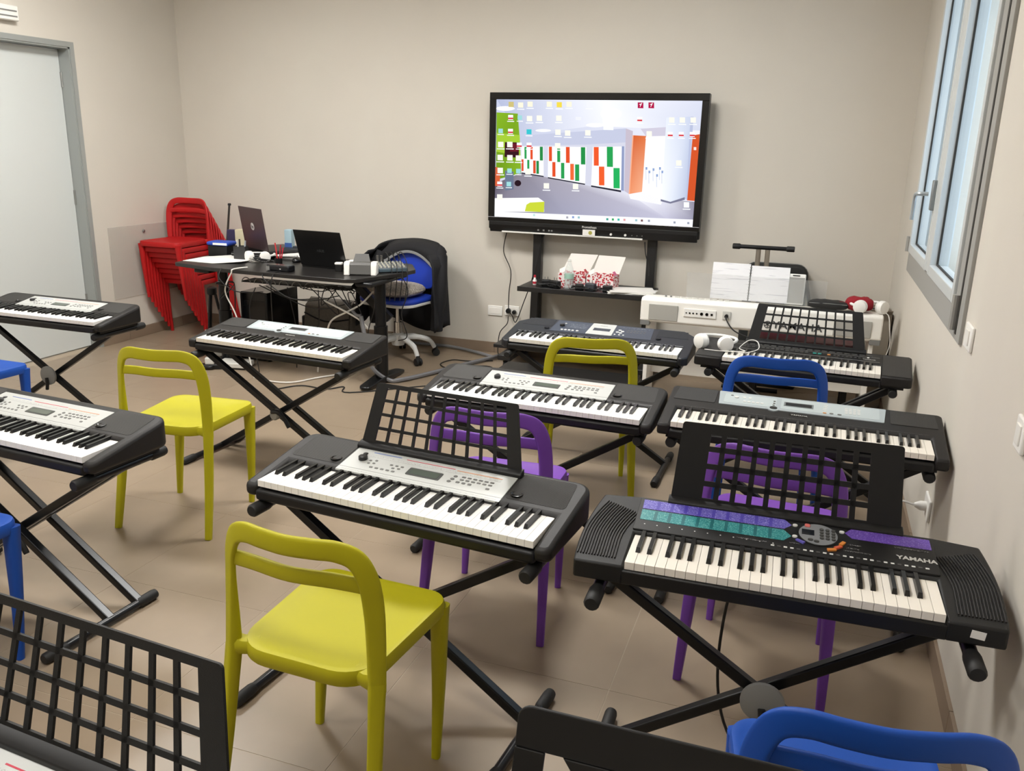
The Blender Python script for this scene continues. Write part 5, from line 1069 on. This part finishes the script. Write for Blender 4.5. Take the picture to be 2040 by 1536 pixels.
# jacket: shell draped round the backrest, arched front yoke with a grey trim
t = thing('jacket', 'black jacket with grey trim draped over the blue office chair', 'jacket', (OX, OY, 0), math.radians(-8))
JK = mat('black_jacket', '17171B', 0.85, bump=0.3, bscale=60); NU, NV = 40, 14
pl = [(-0.34, 0.0), (-0.35, 0.14), (-0.28, 0.27), (-0.12, 0.315), (0.0, 0.325), (0.12, 0.315), (0.25, 0.27), (0.295, 0.14), (0.285, 0.02)]
pp = spline([(x, y, 0) for x, y in pl], 5); jv, jf = [], []
for j in range(NV+1):
    v = j/NV
    for i, p in enumerate(pp):
        u = i/(len(pp)-1); ztop = 0.765+0.085*max(0, sin(PI*min(1, max(0, (u-0.12)/0.76))))**0.5; zbot = 0.20+0.05*sin(u*9)
        k = 1.0-0.20*max(0, 0.12-v)/0.12+0.05*v; fold = 1+0.045*sin(u*38+v*2)*min(1, v*1.5)
        jv.append((p.x*k*fold, 0.15+(p.y-0.15)*k*fold, lerp(ztop, zbot, v)))
nn = len(pp)
jf = [(j*nn+i, j*nn+i+1, (j+1)*nn+i+1, (j+1)*nn+i) for j in range(NV) for i in range(nn-1)]
so_ = obj('shell', MB().add(jv, jf), JK, t, 70); sm_ = so_.modifiers.new('thick', 'SOLIDIFY'); sm_.thickness = 0.012; sm_.offset = 0
yv, yf = [], []; ns = 24
arc = []
for i in range(ns+1):
    u = i/ns; x_ = lerp(-0.255, 0.275, u); zt = 0.775+0.075*sin(PI*u)**0.5 if 0 < u < 1 else 0.775
    zl = 0.62+0.155*max(0, sin(PI*min(1, max(0, (u+0.02)/1.0))))**0.8-0.02*u
    if u < 0.25: zl = max(zl, 0.685)
    arc.append((x_, 0.165-0.3*x_*x_, zl)); yv += [(x_, 0.27-0.5*x_*x_, zt), (x_, 0.185-0.3*x_*x_, (zt*0.6+zl*0.4)), (x_, 0.165-0.3*x_*x_, zl)]
yf = [(i*3+k, (i+1)*3+k, (i+1)*3+k+1, i*3+k+1) for i in range(ns) for k in (0, 1)]
yo = obj('collar_yoke', MB().add(yv, yf), JK, t, 70); sm_ = yo.modifiers.new('thick', 'SOLIDIFY'); sm_.thickness = 0.012; sm_.offset = 0
obj('trim', MB().sweep(arc, [(0.022, 0.012)]*len(arc), (0, -1, 0), 8), mat('reflective_grey', '8A8B8C', 0.5), t)
for sx in (-1, 1):
    obj('sleeve', MB().tube(spline([(sx*0.255, 0.18, 0.74), (sx*0.29, 0.12, 0.60), (sx*0.285, 0.10, 0.42), (sx*0.27, 0.10, 0.22)], 5), [0.05]*6+[0.055]*5+[0.045]*5, 12), JK, t)
# network box on the floor
t = thing('network_box', 'flat grey network box lying on the floor under the desk', 'router', (-3.70, 4.80, 0), 0.2)
obj('case', MB().box(-0.11, 0.11, -0.07, 0.07, 0.012, 0.045), mat('pale_grey_plastic', 'CFCDC6', 0.5), t, bevel=0.005); obj('base', MB().box(-0.10, 0.10, -0.06, 0.06, 0, 0.014), BLK, t, smooth=0)
t = thing('power_strip', 'black power strip on the floor beside the network box', 'power strip', (-3.83, 4.70, 0), 0.5)
obj('case', MB().box(-0.12, 0.12, -0.03, 0.03, 0, 0.035), BLK, t, bevel=0.006); obj('adapter', MB().box(-0.03, 0.03, -0.025, 0.025, 0.035, 0.08), mat('pale_grey_plastic', 'CFCDC6', 0.5), t, bevel=0.005)
t = thing('wall_outlet', 'white socket plate on the back wall behind the desk', 'wall outlet', (-4.15, YB, 0.325)); obj('plate', MB().box(-0.058, 0.058, -0.010, 0, -0.038, 0.038), WHT, t, bevel=0.004); obj('plug', MB().lathe([(0.02, -0.04), (0.03, -0.02), (0.03, -0.008)], (0.01, 0, 0), 'y', 14), WHT, t)

# leads around the desk
cable('cable_hose', [(-2.70, 4.80, 0.45), (-2.66, 4.78, 0.30), (-2.63, 4.80, 0.12), (-2.545, 4.877, 0.02), (-2.475, 4.922, 0.02), (-2.383, 5.117, 0.02), (-2.221, 5.539, 0.02), (-2.12, 5.80, 0.02)], 0.014, HOSE, 'thick grey cable hose curving from the desk leg across the floor')
cable('cable_hose', [(-3.10, 5.93, 0.02), (-2.798, 5.925, 0.02), (-2.551, 5.93, 0.02), (-2.301, 5.838, 0.02), (-2.15, 5.76, 0.02)], 0.012, HOSE, 'grey cable hose running along the back wall baseboard')
cable('cable_hose', [(-2.86, 4.86, 0.53), (-2.74, 4.80, 0.46), (-2.70, 4.80, 0.455)], 0.010, HOSE, 'pale grey hose end hanging under the desk right')
cable('white_lead', [(-2.66, 4.90, 0.60), (-2.72, 4.84, 0.52), (-2.80, 4.80, 0.47), (-2.92, 4.80, 0.40), (-2.98, 4.82, 0.28), (-3.06, 4.86, 0.12), (-3.10, 4.90, 0.01)], 0.006, CABW, 'white lead looping under the desk right end')
cable('white_lead', [(-2.97, 4.80, 0.53), (-2.85, 4.79, 0.49), (-2.72, 4.80, 0.43), (-2.66, 4.83, 0.36)], 0.006, CABW, 'white lead crossing the other one under the desk right end')
cable('white_lead', [(-3.46, 4.68, DZ+0.01), (-3.50, 4.585, DZ+0.006), (-3.51, 4.575, 0.70), (-3.56, 4.58, 0.62), (-3.58, 4.60, 0.55), (-3.53, 4.62, 0.42), (-3.46, 4.62, 0.20), (-3.40, 4.60, 0.006)], 0.0045, CABW, 'white lead hanging over the desk front on the left')
cable('white_lead', [(-3.60, 4.76, 0.03), (-3.42, 4.66, 0.008), (-3.30, 4.58, 0.008), (-3.12, 4.60, 0.008), (-3.02, 4.78, 0.008), (-2.90, 4.96, 0.008)], 0.005, CABW, 'white lead lying on the floor under the desk')
cable('black_lead', [(-3.114, 4.45, 0.005), (-3.024, 4.575, 0.005), (-2.835, 4.569, 0.005), (-2.76, 4.66, 0.005), (-2.66, 4.56, 0.005), (-2.254, 4.918, 0.005), (-2.05, 5.0, 0.005)], 0.004, CABLE, 'long black lead winding over the floor in front of the desk')
DL = [([(-3.60, 4.60, DZ+0.004), (-3.60, 4.57, 0.66), (-3.50, 4.60, 0.58), (-3.40, 4.75, 0.56)], 'black lead drooping over the desk front left'),
      ([(-3.20, 4.66, DZ+0.004), (-3.20, 4.575, 0.70), (-3.22, 4.58, 0.56), (-3.30, 4.70, 0.30), (-3.42, 4.90, 0.18), (-3.52, 4.95, 0.24)], 'black lead hanging from the cable hub'),
      ([(-3.28, 4.66, DZ+0.004), (-3.27, 4.575, 0.69), (-3.10, 4.60, 0.57), (-2.95, 4.70, 0.56)], 'black lead looping under the desk middle'),
      ([(-3.50, 4.85, 0.585), (-3.30, 4.85, 0.52), (-3.10, 4.85, 0.51), (-2.90, 4.88, 0.555)], 'upper black lead slung between the cable tray hooks'),
      ([(-3.45, 4.86, 0.58), (-3.20, 4.86, 0.48), (-3.02, 4.86, 0.46), (-2.80, 4.86, 0.52)], 'lower black lead slung between the cable tray hooks'),
      ([(-3.06, 4.88, 0.58), (-3.06, 4.88, 0.45), (-3.10, 4.92, 0.32), (-3.25, 5.0, 0.20), (-3.32, 5.05, 0.006)], 'black lead dropping from the tray towards the grey bag'),
      ([(-3.30, 4.88, 0.58), (-3.27, 4.88, 0.45), (-3.26, 4.90, 0.30), (-3.30, 4.95, 0.006)], 'black lead dropping straight to the floor below the tray'),
      ([(-3.48, 4.78, 0.58), (-3.52, 4.76, 0.45), (-3.50, 4.75, 0.25), (-3.46, 4.74, 0.006)], 'black lead hanging in front of the computer case'),
      ([(-2.60, 4.93, 0.70), (-2.585, 4.80, 0.66), (-2.60, 4.79, 0.50), (-2.66, 4.82, 0.35), (-2.68, 4.85, 0.20)], 'black lead running down the right desk column'),
      ([(-2.52, 5.02, 0.70), (-2.46, 5.0, 0.60), (-2.50, 4.98, 0.45), (-2.47, 5.0, 0.30), (-2.56, 5.05, 0.25)], 'black lead looping below the mixer')]
for p_, l_ in DL: cable('black_lead', p_, 0.0035, CABLE, l_)
cable('black_lead', [(-2.12, 5.70, 0.006), (-2.28, 5.62, 0.006), (-2.40, 5.60, 0.006), (-2.43, 5.45, 0.006), (-2.30, 5.36, 0.006), (-2.10, 5.45, 0.006), (-1.95, 5.55, 0.006)], 0.004, CABLE, 'black lead in a loop on the floor left of the screen stand')
cable('black_lead', [(-2.33, 5.20, 0.006), (-2.30, 5.30, 0.03), (-2.20, 5.50, 0.006), (-2.06, 5.52, 0.006), (-1.98, 5.30, 0.006), (-2.10, 5.18, 0.006)], 0.004, CABLE, 'black lead crossing the grey hose on the floor')
cable('black_lead', [(-0.06, 2.02, 0.555), (-0.10, 2.03, 0.45), (-0.11, 2.02, 0.25), (-0.08, 2.0, 0.10), (0.0, 1.95, 0.006), (0.05, 1.88, 0.006)], 0.004, CABLE, 'twisted black lead hanging below the purple listed keyboard')

t = thing('equipment_case', 'flat black equipment case on the floor in front of the screen stand', 'case', (-1.42, 5.12, 0))
obj('shell', MB().box(-0.46, 0.46, -0.24, 0.24, 0.008, 0.11), mat('black_powder_coat', '1A1A1B', 0.4), t, bevel=0.008); obj('lid', MB().box(-0.462, 0.462, -0.242, 0.242, 0.078, 0.084), GREYP, t, smooth=0)
for sx in (-1, 1):
    for sy in (-1, 1): obj('foot', MB().cyl((sx*0.40, sy*0.19, 0), (sx*0.40, sy*0.19, 0.01), 0.02, 10), RUB, t)

rr = random.Random(3)
for k, (cx_, cy_, cz_, w_, lbl) in enumerate(((-3.62, 4.66, 0.60, 0.10, 'tangle of black leads below the desk front left'), (-3.00, 4.80, 0.60, 0.14, 'tangle of black leads in the cable tray middle'), (-2.80, 4.84, 0.59, 0.10, 'tangle of black leads by the right desk leg'), (-3.52, 4.93, DZ+0.012, 0.07, 'tangle of black leads beside the desk headphones'))):
    pts = [(cx_+rr.uniform(-w_, w_), cy_+rr.uniform(-0.035, 0.035), cz_+rr.uniform(-0.008, 0.03)) for _ in range(16)]
    if k < 3: pts[5] = (pts[5][0], pts[5][1], cz_-0.10); pts[11] = (pts[11][0], pts[11][1], cz_-0.16)
    cable('black_lead', pts, 0.0032, CABLE, lbl, sub=5)
